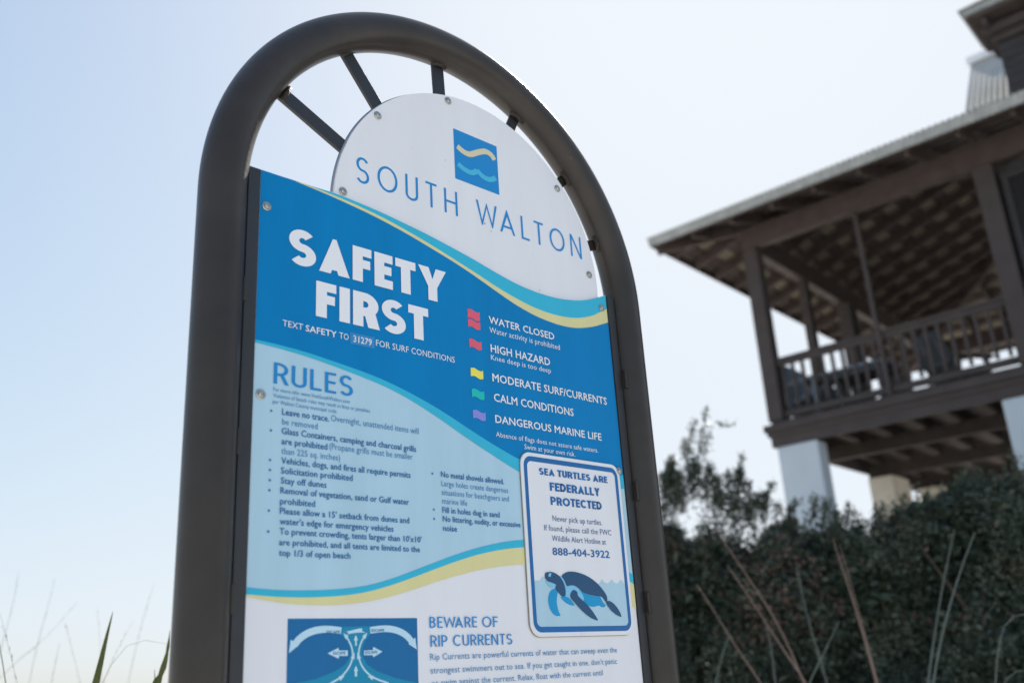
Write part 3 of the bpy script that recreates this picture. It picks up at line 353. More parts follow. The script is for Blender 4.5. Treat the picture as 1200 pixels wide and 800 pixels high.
def put_lines(L, parent, y):
    for s, st, c, x0, x1, z, cap in L:
        if st in ('heavy', 'thin', 'mid'):
            wt = {'heavy': .25, 'thin': .112, 'mid': .21}[st]
            letters(s, x0, x1, z, cap, wt, COLR[c], parent, y, track={'heavy': .075, 'thin': .12, 'mid': .065}[st], space={'heavy': .3, 'thin': .3, 'mid': .25}[st])
        else: typed(s, x0, x1, z, cap, .017 if st == 'bold' else 0, COLR[c], parent, y)
yt = -5*LAYER
put_lines(D['main'], panel, yt)
q = D['box31279']; xa = min(p[0] for p in q); xb = max(p[0] for p in q); za = sum(sorted(p[1] for p in q)[:2])/2; zb = sum(sorted(p[1] for p in q)[2:])/2
flat('number_patch', [(xa, za), (xb, za), (xb, zb), (xa, zb)], 'patch', 3.4, panel)
flat('underline', [(-.3555, -.2905), (-.2934, -.2905), (-.2934, -.2912), (-.3555, -.2912)], 'patch', 3.4, panel)
bm_ = MB()
for x, z in D['bullets']:
    MB().add([(x+.0021*math.cos(t), yt, H(z+.001)+.0021*math.sin(t)) for t in np.linspace(0, 2*math.pi, 9)[:-1]], [tuple(range(8))]).build('bullet_point', M['ink'], panel)
for c, q in D['flags']:
    xa = (q[0][0]+q[3][0])/2; xb = (q[1][0]+q[2][0])/2; zt = (q[0][1]+q[1][1])/2; zb = (q[2][1]+q[3][1])/2; n = 12
    wv = lambda t: .0022*math.sin(t*2*math.pi)
    flat('flag_symbol', [(xa+(xb-xa)*i/n, zt+wv(i/n)) for i in range(n+1)]+[(xb-(xb-xa)*i/n, zb+wv(1-i/n)) for i in range(n+1)], {'yellow': 'fyellow'}.get(c, c), 5, panel)

# rip current diagram -----------------------------------------------------
dx0, dx1, dzt = D['dbox'][0][0], D['dbox'][1][0], D['dbox'][0][1]
dg_ = flat('rip_current_diagram', [(dx0, -1.05), (dx1, -1.05), (dx1, dzt), (dx0, dzt)], 'deep', 1, panel)
DI = D['diag']
ch = [tuple(q) for q in DI['deep_channel']]
ch = [(max(dx0+.0005, min(dx1-.0005, x)), z) for x, z in ch if z > -.94]
ch = [ch[0]]+ch[1:-1] if False else ch
flat('diagram_water', ch[:-1]+[(dx1-.0005, -1.045), (dx0+.0005, -1.045)], 'channel', 2, panel)
def ribbon(name, P, w0, w1, mt, layer, sub=4):
    P = np.array(P); t = np.arange(len(P)); tt = np.linspace(0, len(P)-1, (len(P)-1)*sub+1); X = np.interp(tt, t, P[:, 0]); Z = np.interp(tt, t, P[:, 1])
    for _ in range(4): X[1:-1] = (X[:-2]+2*X[1:-1]+X[2:])/4; Z[1:-1] = (Z[:-2]+2*Z[1:-1]+Z[2:])/4
    dX = np.gradient(X); dZ = np.gradient(Z); l_ = np.hypot(dX, dZ); wd = np.linspace(w0, w1, len(X))/2
    up_ = list(zip(X-dZ/l_*wd, Z+dX/l_*wd)); lo = list(zip(X+dZ/l_*wd, Z-dX/l_*wd)); n = len(X)
    V = [(x, -layer*LAYER, H(z)) for x, z in up_+lo]
    me = mesh(name, V, [(i, i+n, i+n+1, i+1) for i in range(n-1)])
    if me.polygons[n//2].normal.y > 0: me.flip_normals()
    return link(name, me, panel, M[mt])
ribbon('diagram_arrow', DI['curl_l'], .0105, .0115, 'arrow', 3); ribbon('diagram_arrow', DI['curl_r'], .0105, .0115, 'arrow', 3)
ribbon('diagram_arrow', DI['str_l'], .0030, .0028, 'arrow', 3); ribbon('diagram_arrow', DI['str_r'], .0030, .0028, 'arrow', 3)
for k in ('arr_l', 'arr_r', 'up1', 'up2', 'head_l', 'head_r', 'swimmer'): flat('diagram_arrow' if k != 'swimmer' else 'diagram_swimmer', DI[k], 'arrow', 3.5, panel)
def tri(c, ang, s=.006):
    P = [(c[0]+s*math.cos(R(ang+a)), c[1]+s*math.sin(R(ang+a))) for a in (0, 140, 220)]; flat('diagram_arrow', P, 'arrow', 3.6, panel)
for P, i, j in ((DI['str_l'], -1, -2), (DI['str_r'], -1, -2), (DI['str_l'], 3, 2), (DI['str_r'], 3, 2), (DI['str_l'], 1, 0), (DI['str_r'], 1, 0)):
    tri(P[i], math.degrees(math.atan2(P[i][1]-P[j][1], P[i][0]-P[j][0])))
es = DI['escape']
for i in range(4):
    a, b = es[2*i], es[2*i+1]; typed('ESCAPE', a[0], b[0], (a[1]+b[1])/2-.001, .0042, .015, 'deep', panel, -4.2*LAYER)
typed('CURRENT', -.284, -.232, -.893, .0075, .01, 'arrow', panel, -4.2*LAYER)

# upper disc --------------------------------------------------------------
xd, zd, Rd = [0.067785, -0.016329, 0.362885]
def topz(x):
    X = [q[0] for q in top]; Zs = [q[1] for q in top]; return float(np.interp(x, X, Zs))
YD = .0068
cp = []
for t in np.linspace(-40, 220, 131):
    x = xd+Rd*math.cos(R(t)); z = zd+Rd*math.sin(R(t))
    if z > topz(x)-.03: cp.append((x, z))
xl = min(cp, key=lambda q: q[0]+(q[1] > .1)*9)[0]
cp = [q for q in cp]
low = [(x, topz(x)-.03) for x in np.linspace(cp[-1][0], cp[0][0], 24)[1:-1]]
disc = MB().prism([(x, H(z)) for x, z in cp+low], YD, YD+.006).build('name_disc', M['disc'], sign)
tag(disc, 'white half round name plate with the blue wave logo above the rules')
rimf = MB().tube([(x, YD+.009, H(z)) for x, z in cp], .0035, 8).build('disc_edge', M['rim'], disc, smooth=True)
yl = YD-LAYER
letters('SOUTH WALTON', -.2455, .3868, .0468, .0575, .088, 'lblue', disc, yl, track=.30, space=.50)
flat('logo_square', [(.0055, .137), (.1315, .137), (.1315, .2608), (.0055, .2608)], 'lblue', 1, disc, YD)
def ribbon2(P, w, mt, ly=2.2):
    P = np.array(P); t = np.arange(len(P)); tt = np.linspace(0, len(P)-1, (len(P)-1)*4+1); X = np.interp(tt, t, P[:, 0]); Z = np.interp(tt, t, P[:, 1])
    for _ in range(3): X[1:-1] = (X[:-2]+2*X[1:-1]+X[2:])/4; Z[1:-1] = (Z[:-2]+2*Z[1:-1]+Z[2:])/4
    dX = np.gradient(X); dZ = np.gradient(Z); l_ = np.hypot(dX, dZ); n = len(X)
    V = [(x, YD-ly*LAYER, H(z)) for x, z in list(zip(X-dZ/l_*w/2, Z+dX/l_*w/2))+list(zip(X+dZ/l_*w/2, Z-dX/l_*w/2))]
    me = mesh('logo_wave', V, [(i, i+n, i+n+1, i+1) for i in range(n-1)])
    if me.polygons[n//2].normal.y > 0: me.flip_normals()
    link('logo_wave', me, disc, M[mt])
ribbon2(D['logo_y'], .0135, 'logoy'); 
LC = D['logo_c']; ribbon2(LC[:5], .0125, 'logoc'); ribbon2(LC[4:], .0125, 'logoc', 2.5)

def screw(x, z, y, parent):
    h = H(z); s = MB().lathe((x, y, h), [(.0088, 0), (.0088, -.0012), (.0075, -.0020), (.0058, -.0020), (.0056, -.0042), (.0040, -.0052), (.0030, -.0052), (.0024, -.0036), (.0008, -.0034)], 16)
    o = s.build('screw', M['screw'], parent, smooth=False); return o
for x, z in D['screws'][:3]: screw(x, z, -.0012, panel)
for x, z in ((-.4365, -1.0), (.431, -1.0), (-.4365, -1.3), (.431, -1.3)): screw(x, z, -.0012, panel)
for x, z in D['disc_screws']: screw(x, z, YD-.0006, disc)

speck = MB()
for x, z, r in ((.083, .052, .0018), (.1, .0385, .0012), (.236, -.068, .0012), (-.02, .172, .001)):
    speck.add([(x+r*math.cos(t), YD-1.5*LAYER, H(z)+r*1.3*math.sin(t)) for t in np.linspace(0, 5.4, 7)], [tuple(range(7))[::-1]])
o = speck.build('dirt_specks', M['grime_outline'], disc); o['kind'] = 'stuff'
# spokes, brackets --------------------------------------------------------
def spoke(A, B):
    MB().beam((A[0], .018, H(A[1])), (B[0], .018, H(B[1])), .034, .008, (0, 0, 1) if False else (0, 1, 0)).build('spoke', M['bar'], sign, bevel=.0012)
def spoke_dir(ang):
    c, s = math.cos(R(ang)), math.sin(R(ang)); return (TR-Tr+.004)*c, TZ+(TR-Tr+.004)*s
for A, B in D['spokes']:
    A = Vector(A); B = Vector(B); d = (A-B).normalized(); A2 = A+d*.012; B2 = B-d*.05
    o = MB().beam((A2.x, .019, H(A2.y)), (B2.x, .0175, H(B2.y)), .030, .008, (0, 1, 0)).build('spoke', M['bar'], sign, bevel=.001)
    MB().tube([(A.x+d.y*.018, .012, H(A.y)-d.x*.018), (A.x, .009, H(A.y)), (A.x-d.y*.018, .012, H(A.y)+d.x*.018)], .0055, 8).build('weld', M['weld'], sign, smooth=True)
for ang in (64.5, 41.5, 20.5):
    c, s = math.cos(R(ang)), math.sin(R(ang)); ro = TR-Tr
    A = (c*(ro+.012), TZ+s*(ro+.012)); B = (c*(ro-.14), TZ+s*(ro-.14))
    MB().beam((A[0], .021, H(A[1])), (B[0], .0175, H(B[1])), .026, .008, (0, 1, 0)).build('spoke', M['tube'] if ang < 60 else M['bar'], sign, bevel=.001)
    P = [((ro)*math.cos(R(ang+k)), .010-.004*(k == 0), H(TZ+(ro)*math.sin(R(ang+k)))) for k in (-2.4, 0, 2.4)]
    MB().tube(P, .0055, 8).build('weld', M['weld'], sign, smooth=True)
for sx in (-1, 1):
    zt = -.002 if sx < 0 else -.035
    xa, xb = sorted((sx*.4515, sx*.474)); MB().box((xa, -.004, H(PB)), (xb, .001, H(zt))).build('side_channel', M['bar'], sign, bevel=.0008)
    xa, xb = sorted((sx*.466, sx*.474)); MB().box((xa, .0015, H(PB)), (xb, .032, H(zt))).build('side_channel', M['bar'], sign, bevel=.0008)
    xa, xb = sorted((sx*.405, sx*.4505)); MB().box((xa, PT+.0015, H(PB)), (xb, PT+.012, H(zt-.004))).build('backing_strip', M['bar'], sign)
    for zb in (-.24, -.50, -.74, -1.2):
        xa, xb = sorted((sx*.4745, sx*.482)); MB().box((xa, -.016, H(zb-.022)), (xb, .02, H(zb+.022))).build('mounting_tab', M['tube'], sign, bevel=.002)
MB().box((-.46, -.01, H(PB-.05)), (.46, .03, H(PB-.0025))).build('bottom_rail', M['bar'], sign, bevel=.002)

# turtle notice -----------------------------------------------------------
tx0, tx1, tz1, tz0 = .1352, .4323, -.4462, -.8048
def rrect(x0, x1, z0, z1, r, n=8):
    P = []
    for cx, cz, a in ((x1-r, z1-r, 0), (x0+r, z1-r, 90), (x0+r, z0+r, 180), (x1-r, z0+r, 270)):
        P += [(cx+r*math.cos(R(a+90*i/n)), cz+r*math.sin(R(a+90*i/n))) for i in range(n+1)]
    return P
TYF = -.0052
tn = MB().prism([(x, H(z)) for x, z in rrect(tx0, tx1, tz0, tz1, .026)], TYF, -.0032).build('turtle_notice', M['white'], sign)
tag(tn, 'white turtle protection notice with a blue border on the right of the panel')
flat('outline_edge', rrect(tx0-.0016, tx1+.0016, tz0-.0018, tz1+.0014, .0275), 'grime_outline', 9, tn, -.0) if False else None
gl = MB().prism([(x, H(z)) for x, z in rrect(tx0-.0009, tx1+.0009, tz0-.0010, tz1+.0009, .0268)], -.0030, -.0010).build('notice_outline', M['grime_outline'], sign)  # thin darker outline showing round the notice
o_ = rrect(tx0+.0075, tx1-.0075, tz0+.008, tz1-.0075, .0205); i_ = rrect(tx0+.0168, tx1-.0168, tz0+.0185, tz1-.0178, .0115); n = len(o_)
me = mesh('notice_border', [(x, TYF-LAYER, H(z)) for x, z in o_+i_], [(k, (k+1) % n, n+(k+1) % n, n+k) for k in range(n)])
if me.polygons[0].normal.y > 0: me.flip_normals()
link('notice_border', me, tn, M['tblue'])
TU = D['turtle']
wx0, wx1, wz0 = tx0+.0170, tx1-.0170, tz0+.0187
wp = [(min(max(x, wx0), wx1), z) for x, z in TU['water'] if z > tz0+.05]
wp = [(wx0, wp[0][1])]+wp[1:-1]+[(wx1, wp[-1][1]), (wx1, wz0+.011)]+[(wx1-.011+.011*math.cos(t), wz0+.011-.011*math.sin(t)) for t in np.linspace(.2, 1.5708, 6)]+[(wx0+.011-.011*math.sin(t), wz0+.011-.011*math.cos(t)) for t in np.linspace(0, 1.4, 6)]
flat('notice_water', wp, 'light', .8, tn, TYF)
for k, mt, ly in (('belly', 'bright', 2), ('belly2', 'bright', 2), ('flip1', 'bright', 2.3), ('shell', 'navy', 3), ('neck', 'pale', 3.3), ('shoulder', 'pale', 3.6), ('head', 'navy', 4), ('jaw', 'pale', 4.3), ('eye', 'pale', 4.6), ('flip2', 'navy', 5), ('hind', 'navy', 5)):
    P = [tuple(q) for q in TU[k]]
    for _ in range(2):        # corner cutting for round outlines
        if k in ('hind', 'flip2', 'flip1', 'head') and _ == 1: break
        P = [q for i in range(len(P)) for q in ((P[i][0]*.82+P[(i+1) % len(P)][0]*.18, P[i][1]*.82+P[(i+1) % len(P)][1]*.18), (P[i][0]*.18+P[(i+1) % len(P)][0]*.82, P[i][1]*.18+P[(i+1) % len(P)][1]*.82))]
    flat('turtle_shape', P, mt, ly, tn, TYF)
put_lines(D['turtle_text'], tn, TYF-2*LAYER)
screw(.4325, -.4585, -.0045, tn)

# ---------------------------------------------------------------- beach house
HA = R(6.2); CORNER = (9.922, 5.44, 0); HZ = 1.575
house = thing('beach_house', 'raised dark wood beach house with a hipped metal roof over an open corner porch', 'house', CORNER, HA-math.pi/2)
h_ = lambda z: z+HZ
def hbox(name, a, b, mt, parent=house, bevel=.006, **k):
    (x0, y0, z0), (x1, y1, z1) = a, b
    o = MB().box((x0, y0, h_(z0)), (x1, y1, h_(z1))).build(name, M[mt], parent, bevel=bevel); return o
US, VS_ = -.95, -.90; EV = 5.86; SL = .33; VR = 8.9; VM = (VS_+VR)/2; UR = 8.2
zf = lambda v: EV+SL*(min(v, 2*VM-v)-VS_)         # front / rear slope height
zs = lambda u: EV+SL*(u-US)
roof = bpy.data.objects.new('roof', None); COL.objects.link(roof); roof.parent = house
def corr(n_from, n_to, lo_fn, hi_fn, to_xyz, name):
    # corrugated sheet: ribs every 7.6 cm, with thickness
    s = np.arange(n_from, n_to+1e-6, .019); V = []; F = []
    for i, t in enumerate(s):
        off = .011*math.cos(i*math.pi/2)
        for q in (lo_fn(t), hi_fn(t)):
            x, y, z = to_xyz(t, q); V.append((x, y, h_(z+off+.012)))
    k = len(s); F = [(2*i, 2*i+2, 2*i+3, 2*i+1) for i in range(k-1)]
    me = mesh(name, V, F); o = link(name, me, roof, M['metal']); sm = o.modifiers.new('thickness', 'SOLIDIFY'); sm.thickness = .004; return o
corr(US-.04, UR, lambda u: VS_-.05, lambda u: min(VM, u-US+VS_), lambda u, v: (u, v, zf(v)), 'roof_sheet')
corr(US-.04, UR, lambda u: VR+.05, lambda u: max(VM, VR-(u-US)), lambda u, v: (u, v, zf(v)), 'roof_sheet')
corr(VS_-.04, VR+.04, lambda v: US-.05, lambda v: US+min(v-VS_, VR-v), lambda v, u: (u, v, zs(u)), 'roof_sheet')
# boarding under the metal
def deckp(P): 
    V = [(x, y, h_(z-.012)) for x, y, z in P]+[(x, y, h_(z-.030)) for x, y, z in P]; n = len(P)
    MB().add(V, [tuple(range(n)), tuple(range(2*n-1, n-1, -1))]+[(i, i+n, (i+1) % n+n, (i+1) % n) for i in range(n)]).build('roof_boarding', M['decking'], roof)
ap = US+(VM-VS_)
deckp([(US, VS_, EV), (UR, VS_, EV), (UR, VM, zf(VM)), (ap, VM, zf(VM))])
deckp([(US, VR, EV), (ap, VM, zf(VM)), (UR, VM, zf(VM)), (UR, VR, EV)])
deckp([(US, VS_, EV), (ap, VM, zs(ap)), (US, VR, EV)])
RD = .16; top_off = -.062
def rafter(A, B, w=.05, h=RD, name='rafter', mt='raft', drop=0):
    A = Vector((A[0], A[1], h_(A[2]+top_off-drop-h/2))); B = Vector((B[0], B[1], h_(B[2]+top_off-drop-h/2)))
    MB().beam(A, B, w, h).build(name, M[mt], roof)
for k in range(-1, 14):
    u = .29+k*.6-.0
    if US+.12 < u < UR: ve = min(VM-.04, u-US+VS_-.04); rafter((u, VS_+.06, zf(VS_+.06)), (u, ve, zf(ve)))
for k in range(-1, 16):
    v = .2+k*.6
    if VS_+.15 < v < VR-.15:
        ue = US+min(v-VS_, VR-v)-.04; rafter((US+.06, v, zs(US+.06)), (ue, v, zs(ue)))
for k in range(1, 9):
    u = .29+k*.6; ve = max(VM+.04, VR-(u-US)+.04); rafter((u, VR-.06, zf(VR-.06)), (u, ve, zf(ve)))
rafter((US+.05, VS_+.05, EV), (ap, VM, zf(VM)), .07, .2, 'hip_rafter'); rafter((US+.05, VR-.05, EV), (ap, VM, zf(VM)), .07, .2, 'hip_rafter')
# battens between boarding and rafters
for k in range(12):
    t = .16+k*.4
    v = VS_+t
    if v < VM-.1: MB().beam((US+t+.02, v, h_(zf(v)-.046)), (UR, v, h_(zf(v)-.046)), .2, .03, (0, -SL, 1)).build('batten', M['raft'], roof)
    u = US+t
    v = VR-t
    if v > VM+.1: MB().beam((US+t+.02, v, h_(zf(v)-.046)), (UR, v, h_(zf(v)-.046)), .2, .03, (0, SL, 1)).build('batten', M['raft'], roof)
    if u < ap-.1: MB().beam((u, VS_+t+.02, h_(zs(u)-.046)), (u, VR-t-.02, h_(zs(u)-.046)), .2, .03, (-SL, 0, 1)).build('batten', M['raft'], roof)
# eave metal
def eave_strip(a, b, nrm):
    a = Vector(a); b = Vector(b); L = (b-a).length; d = (b-a)/L; nrm = Vector(nrm); n = int(L/.019); V = []
    for i in range(n+1):
        q = a+d*(i*L/n)+nrm*(.009*math.cos(i*math.pi/2)); V += [(q.x, q.y, h_(EV-.135)), (q.x+nrm.x*.035, q.y+nrm.y*.035, h_(EV-.015))]
    o = link('eave_trim', mesh('eave_trim', V, [(2*i, 2*i+2, 2*i+3, 2*i+1) for i in range(n)]), roof, M['fascia']); o.modifiers.new('thickness', 'SOLIDIFY').thickness = .004
eave_strip((US-.02, VS_-.018, 0), (UR, VS_-.018, 0), (0, -1, 0)); eave_strip((UR, VR+.018, 0), (US-.02, VR+.018, 0), (0, 1, 0)); eave_strip((US-.018, VR, 0), (US-.018, VS_, 0), (-1, 0, 0))
hbox('sub_fascia', (US-.004, VS_, EV-.15), (US+.022, VR, EV-.045), 'raft', roof, .003); hbox('sub_fascia', (US+.03, VS_-.004, EV-.15), (UR, VS_+.022, EV-.045), 'raft', roof, .003)
# steep upper roof and ridge
su0, su1 = 2.86, 8.0; v0, z0_, v1 = .45, 6.31, 4.25; z1_ = z0_+.839*(v1-v0)
ss = np.arange(su0, su1, .02)
V = []; 
for i, u in enumerate(ss):
    off = .014*math.cos(i*math.pi/2); V += [(u+.22, v0, h_(z0_+off)), (u-.15, v1, h_(z1_+off))]
o = link('upper_roof_sheet', mesh('upper_roof_sheet', V, [(2*i, 2*i+2, 2*i+3, 2*i+1) for i in range(len(ss)-1)]), roof, M['upper'])
o.modifiers.new('thickness', 'SOLIDIFY').thickness = .005
MB().beam((su0-.20, v1-.02, h_(z1_+.03)), (su1-.2, v1-.02, h_(z1_+.03)), .22, .13).build('ridge_cap', M['ridge'], roof)
MB().beam((su0+.205, v0, h_(z0_-.03)), (su0-.165, v1, h_(z1_-.03)), .025, .07).build('rake_board', M['ridge'], roof)
# tower behind the roof edge
tw = bpy.data.objects.new('tower', None); COL.objects.link(tw); tw.parent = house
hbox('tower_wall', (3.60, 1.45, 6.2), (6.6, 1.95, 7.98), 'siding', tw)
for k in range(9): hbox('clapboard', (3.585, 1.435, 6.72+k*.14), (6.6, 1.449, 6.72+k*.14+.125), 'siding', tw, .003)
hbox('cornice', (3.54, 1.37, 7.985), (6.7, 1.99, 8.08), 'wood2', tw); hbox('cornice', (3.46, 1.25, 8.085), (6.8, 2.02, 8.20), 'wood2', tw)
for k in range(5): hbox('bracket', (3.52+k*.7, 1.08, 8.14), (3.59+k*.7, 1.249, 8.25), 'wood2', tw)
hbox('tower_soffit', (3.36, 1.0, 8.26), (7.0, 2.05, 8.31), 'wood', tw); hbox('tower_eave_trim', (3.33, .96, 8.315), (7.04, 2.09, 8.41), 'fascia', tw)
MB().add([(3.29, .92, h_(8.415)), (7.08, .92, h_(8.415)), (7.08, 2.13, h_(8.415)), (3.29, 2.13, h_(8.415)), (5.2, 1.5, h_(8.9))], [(3, 2, 1, 0), (0, 1, 4), (1, 2, 4), (2, 3, 4), (3, 0, 4)]).build('tower_roof', M['metal'], tw)

# porch structure
def head(a, b): hbox('head_beam', a, b, 'wood')
head((.0, .0, 5.61), (7.4, .14, 5.93)); head((0, .143, 5.61), (.14, 8.0, 5.93)); head((.143, 7.86, 5.61), (7.4, 8.0, 5.93))
def post(x0, y0, x1, y1, z1=5.608): hbox('porch_post', (x0, y0, 3.052), (x1, y1, z1), 'wood2', bevel=.012)
post(.0, .0, .21, .20); post(3.17, .0, 3.40, .22)
post(.0, 1.75, .13, 1.90); post(0, 3.22, .22, 3.52); post(.0, 7.8, .2, 8.0); post(3.0, 7.8, 3.2, 8.0); post(1.62, .03, 1.68, .09); post(.02, 5.9, .10, 6.0)
hbox('deck_floor', (.03, .03, 2.97), (7.4, 7.97, 3.05), 'wood')
# fascia of the deck and moulding
hbox('deck_beam', (-.0, -.0, 2.70), (7.4, .05, 2.965), 'wood2'); hbox('deck_beam', (0, .053, 2.70), (.05, 8, 2.965), 'wood2'); hbox('deck_beam', (.053, 7.95, 2.70), (7.4, 8, 2.965), 'wood2')
hbox('deck_moulding', (-.03, -.03, 2.84), (7.4, -.002, 2.90), 'wood2'); hbox('deck_moulding', (-.06, -.06, 2.905), (7.4, -.002, 3.0), 'wood2')
hbox('deck_moulding', (-.03, .0, 2.84), (-.002, 8, 2.90), 'wood2'); hbox('deck_moulding', (-.06, .0, 2.905), (-.002, 8, 3.0), 'wood2')
# joists and girders below
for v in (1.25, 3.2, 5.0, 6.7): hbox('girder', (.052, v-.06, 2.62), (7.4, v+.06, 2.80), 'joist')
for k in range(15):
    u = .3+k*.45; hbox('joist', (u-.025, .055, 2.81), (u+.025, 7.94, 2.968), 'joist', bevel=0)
# white stucco columns down to the sand
def pier(x0, y0, x1, y1, mt='stucco', zt=2.697): hbox('stucco_column', (x0, y0, -1.7), (x1, y1, zt), mt, bevel=.02)
pier(.06, .01, .63, .30); pier(2.89, .01, 3.5, .55); pier(.06, 3.05, .45, 3.75, 'stucco_lit', 2.617); pier(.20, 4.85, .62, 5.4, 'stucco_lit', 2.617); pier(.06, 7.4, .6, 7.9, 'stucco_lit'); pier(5.8, .01, 6.4, .55); pier(2.9, 7.4, 3.5, 7.9)
# ground floor wall deeper under the house
hbox('ground_floor_wall', (2.2, 3.4, -1.7), (7.4, 3.55, 2.61), 'siding')
# railing
rail = bpy.data.objects.new('railing', None); COL.objects.link(rail); rail.parent = house
def railing(A, B, first=.1):
    A = Vector(A); B = Vector(B); d = (B-A); L = d.length; d.normalize()
    zt = h_(3.92)
    MB().beam((A.x, A.y, zt-.02), (B.x, B.y, zt-.02), .10, .04).build('handrail', M['wood2'], rail, bevel=.006)
    MB().beam((A.x, A.y, zt-.075), (B.x, B.y, zt-.075), .045, .07).build('upper_rail', M['wood2'], rail, bevel=.004)
    MB().beam((A.x, A.y, h_(3.135)), (B.x, B.y, h_(3.135)), .045, .09).build('bottom_rail', M['wood2'], rail, bevel=.004)
    n = int(L/.135); base = None
    for k in range(n):
        t = (k+.5)*L/n; P = A+d*t
        if base is None: base = MB().box((-.02, -.02, h_(3.202)), (.02, .02, zt-.112)).build('baluster', M['wood2'], rail)
        o = base if k == 0 else base.copy()
        if k: COL.objects.link(o); o.parent = rail
        o.location = (P.x, P.y, 0); o.rotation_euler = (0, 0, math.atan2(d.y, d.x))
railing((.215, .10, 0), (1.615, .10, 0)); railing((1.69, .10, 0), (3.165, .10, 0))
railing((.08, .21, 0), (.08, 1.745, 0)); railing((.08, 1.905, 0), (.08, 3.215, 0)); railing((.10, 3.525, 0), (.10, 7.79, 0)); railing((.21, 7.9, 0), (2.99, 7.9, 0))
# side screen panel, wall, shutter
hbox('porch_end_screen', (.14, 4.25, 3.06), (.19, 5.75, 4.75), 'wood')
hbox('house_wall', (3.56, .16, 3.052), (7.4, .28, 5.6), 'siding'); hbox('house_wall', (3.44, .225, 3.052), (3.555, 7.8, 5.6), 'siding')
for k in range(17): hbox('clapboard', (3.41, .136, 3.10+k*.145), (7.4, .158, 3.10+k*.145+.132), 'siding', bevel=.004)
sh = bpy.data.objects.new('shutter', None); COL.objects.link(sh); sh.parent = house
for a, b in (((3.46, .03, 4.02), (3.53, .08, 5.42)), ((4.33, .03, 4.02), (4.40, .08, 5.42)), ((3.533, .03, 4.02), (4.327, .08, 4.10)), ((3.533, .03, 5.34), (4.327, .08, 5.42))): hbox('shutter_frame', a, b, 'shutter', sh, .003)
for k in range(26):
    z = 4.13+k*.0467
    MB().beam((3.535, .055, h_(z)), (4.325, .055, h_(z)), .052, .008, (0, -.8, .6)).build('louvre', M['shutter'], sh)

# porch furniture
def deck_chair(label, u, v, rz, mt, canvas=True):
    a = HA-math.pi/2; loc = (CORNER[0]+u*math.cos(a)-v*math.sin(a), CORNER[1]+u*math.sin(a)+v*math.cos(a), h_(3.052))
    t = thing('porch_chair', label, 'chair', loc, a+rz, 'chairs on the porch')
    for sx in (-1, 1):
        MB().beam((sx*.27, -.28, 0), (sx*.27, -.26, .58), .05, .03, (0, 1, 0)).build('leg', M[mt], t)
        MB().beam((sx*.27, .30, 0), (sx*.27, .20, .58), .05, .03, (0, 1, 0)).build('leg', M[mt], t)
        MB().box((sx*.30-.055, -.34, .582), (sx*.30+.055, .34, .605)).build('arm', M[mt], t, bevel=.006)
    for k in range(6): MB().box((-.25, -.27+k*.085, .385-k*.012), (.25, -.20+k*.085, .405-k*.012)).build('seat_slat', M[mt], t)
    for k in range(5):
        x = -.2+k*.1; MB().beam((x, .20, .34), (x*1.15, .44, 1.0-.02*abs(k-2)), .088, .018, (0, 1, 0)).build('back_slat', M[mt], t)
    MB().beam((-.24, .30, .55), (.24, .30, .55), .03, .05).build('back_rail', M[mt], t)
    return t
deck_chair('pale blue slatted chair behind the corner post of the porch', .36, .75, R(75), 'chairw')
deck_chair('blue grey slatted chair by the middle of the porch railing', 2.12, 1.45, R(150), 'chair')
deck_chair('blue grey slatted chair left of the porch table', .55, 1.9, R(40), 'chair')
tw_v = MB()
tl = thing('beach_towel', 'pale blue towel hanging over the porch end rail beside the corner post', 'towel', CORNER, HA-math.pi/2)
for k in range(8):
    v = .52+k*.075; wob = .008*math.sin(k*1.7)
    tw_v.add([(.13+wob, v, h_(3.22)), (.13+.008*math.sin((k+1)*1.7), v+.075, h_(3.22)), (.137, v+.075, h_(3.935)), (.137, v, h_(3.935)), (.023, v, h_(3.935)), (.023, v+.075, h_(3.935)), (.02, v+.075, h_(3.4)), (.02, v, h_(3.4))], [(0, 1, 2, 3), (3, 2, 5, 4), (4, 5, 6, 7)])
ck = tw_v.build('cloth', M['chairw'], tl); ck.modifiers.new('thickness', 'SOLIDIFY').thickness = .004
a_ = HA-math.pi/2; tu, tv = 1.0, 1.0
tb = thing('porch_table', 'low pale topped table behind the left part of the porch railing', 'table', (CORNER[0]+tu*math.cos(a_)-tv*math.sin(a_), CORNER[1]+tu*math.sin(a_)+tv*math.cos(a_), h_(3.052)), a_)
for k in range(6): MB().box((-.45, -.33+k*.112, .66), (.45, -.33+k*.112+.1, .69)).build('table_slat', M['chairw'], tb)
for sx in (-1, 1):
    for sy in (-1, 1): MB().box((sx*.38-.03, sy*.26-.03, 0), (sx*.38+.03, sy*.26+.03, .655)).build('leg', M['chair'], tb)
MB().box((-.40, -.28, .58), (.40, .28, .655)).build('apron', M['chair'], tb)

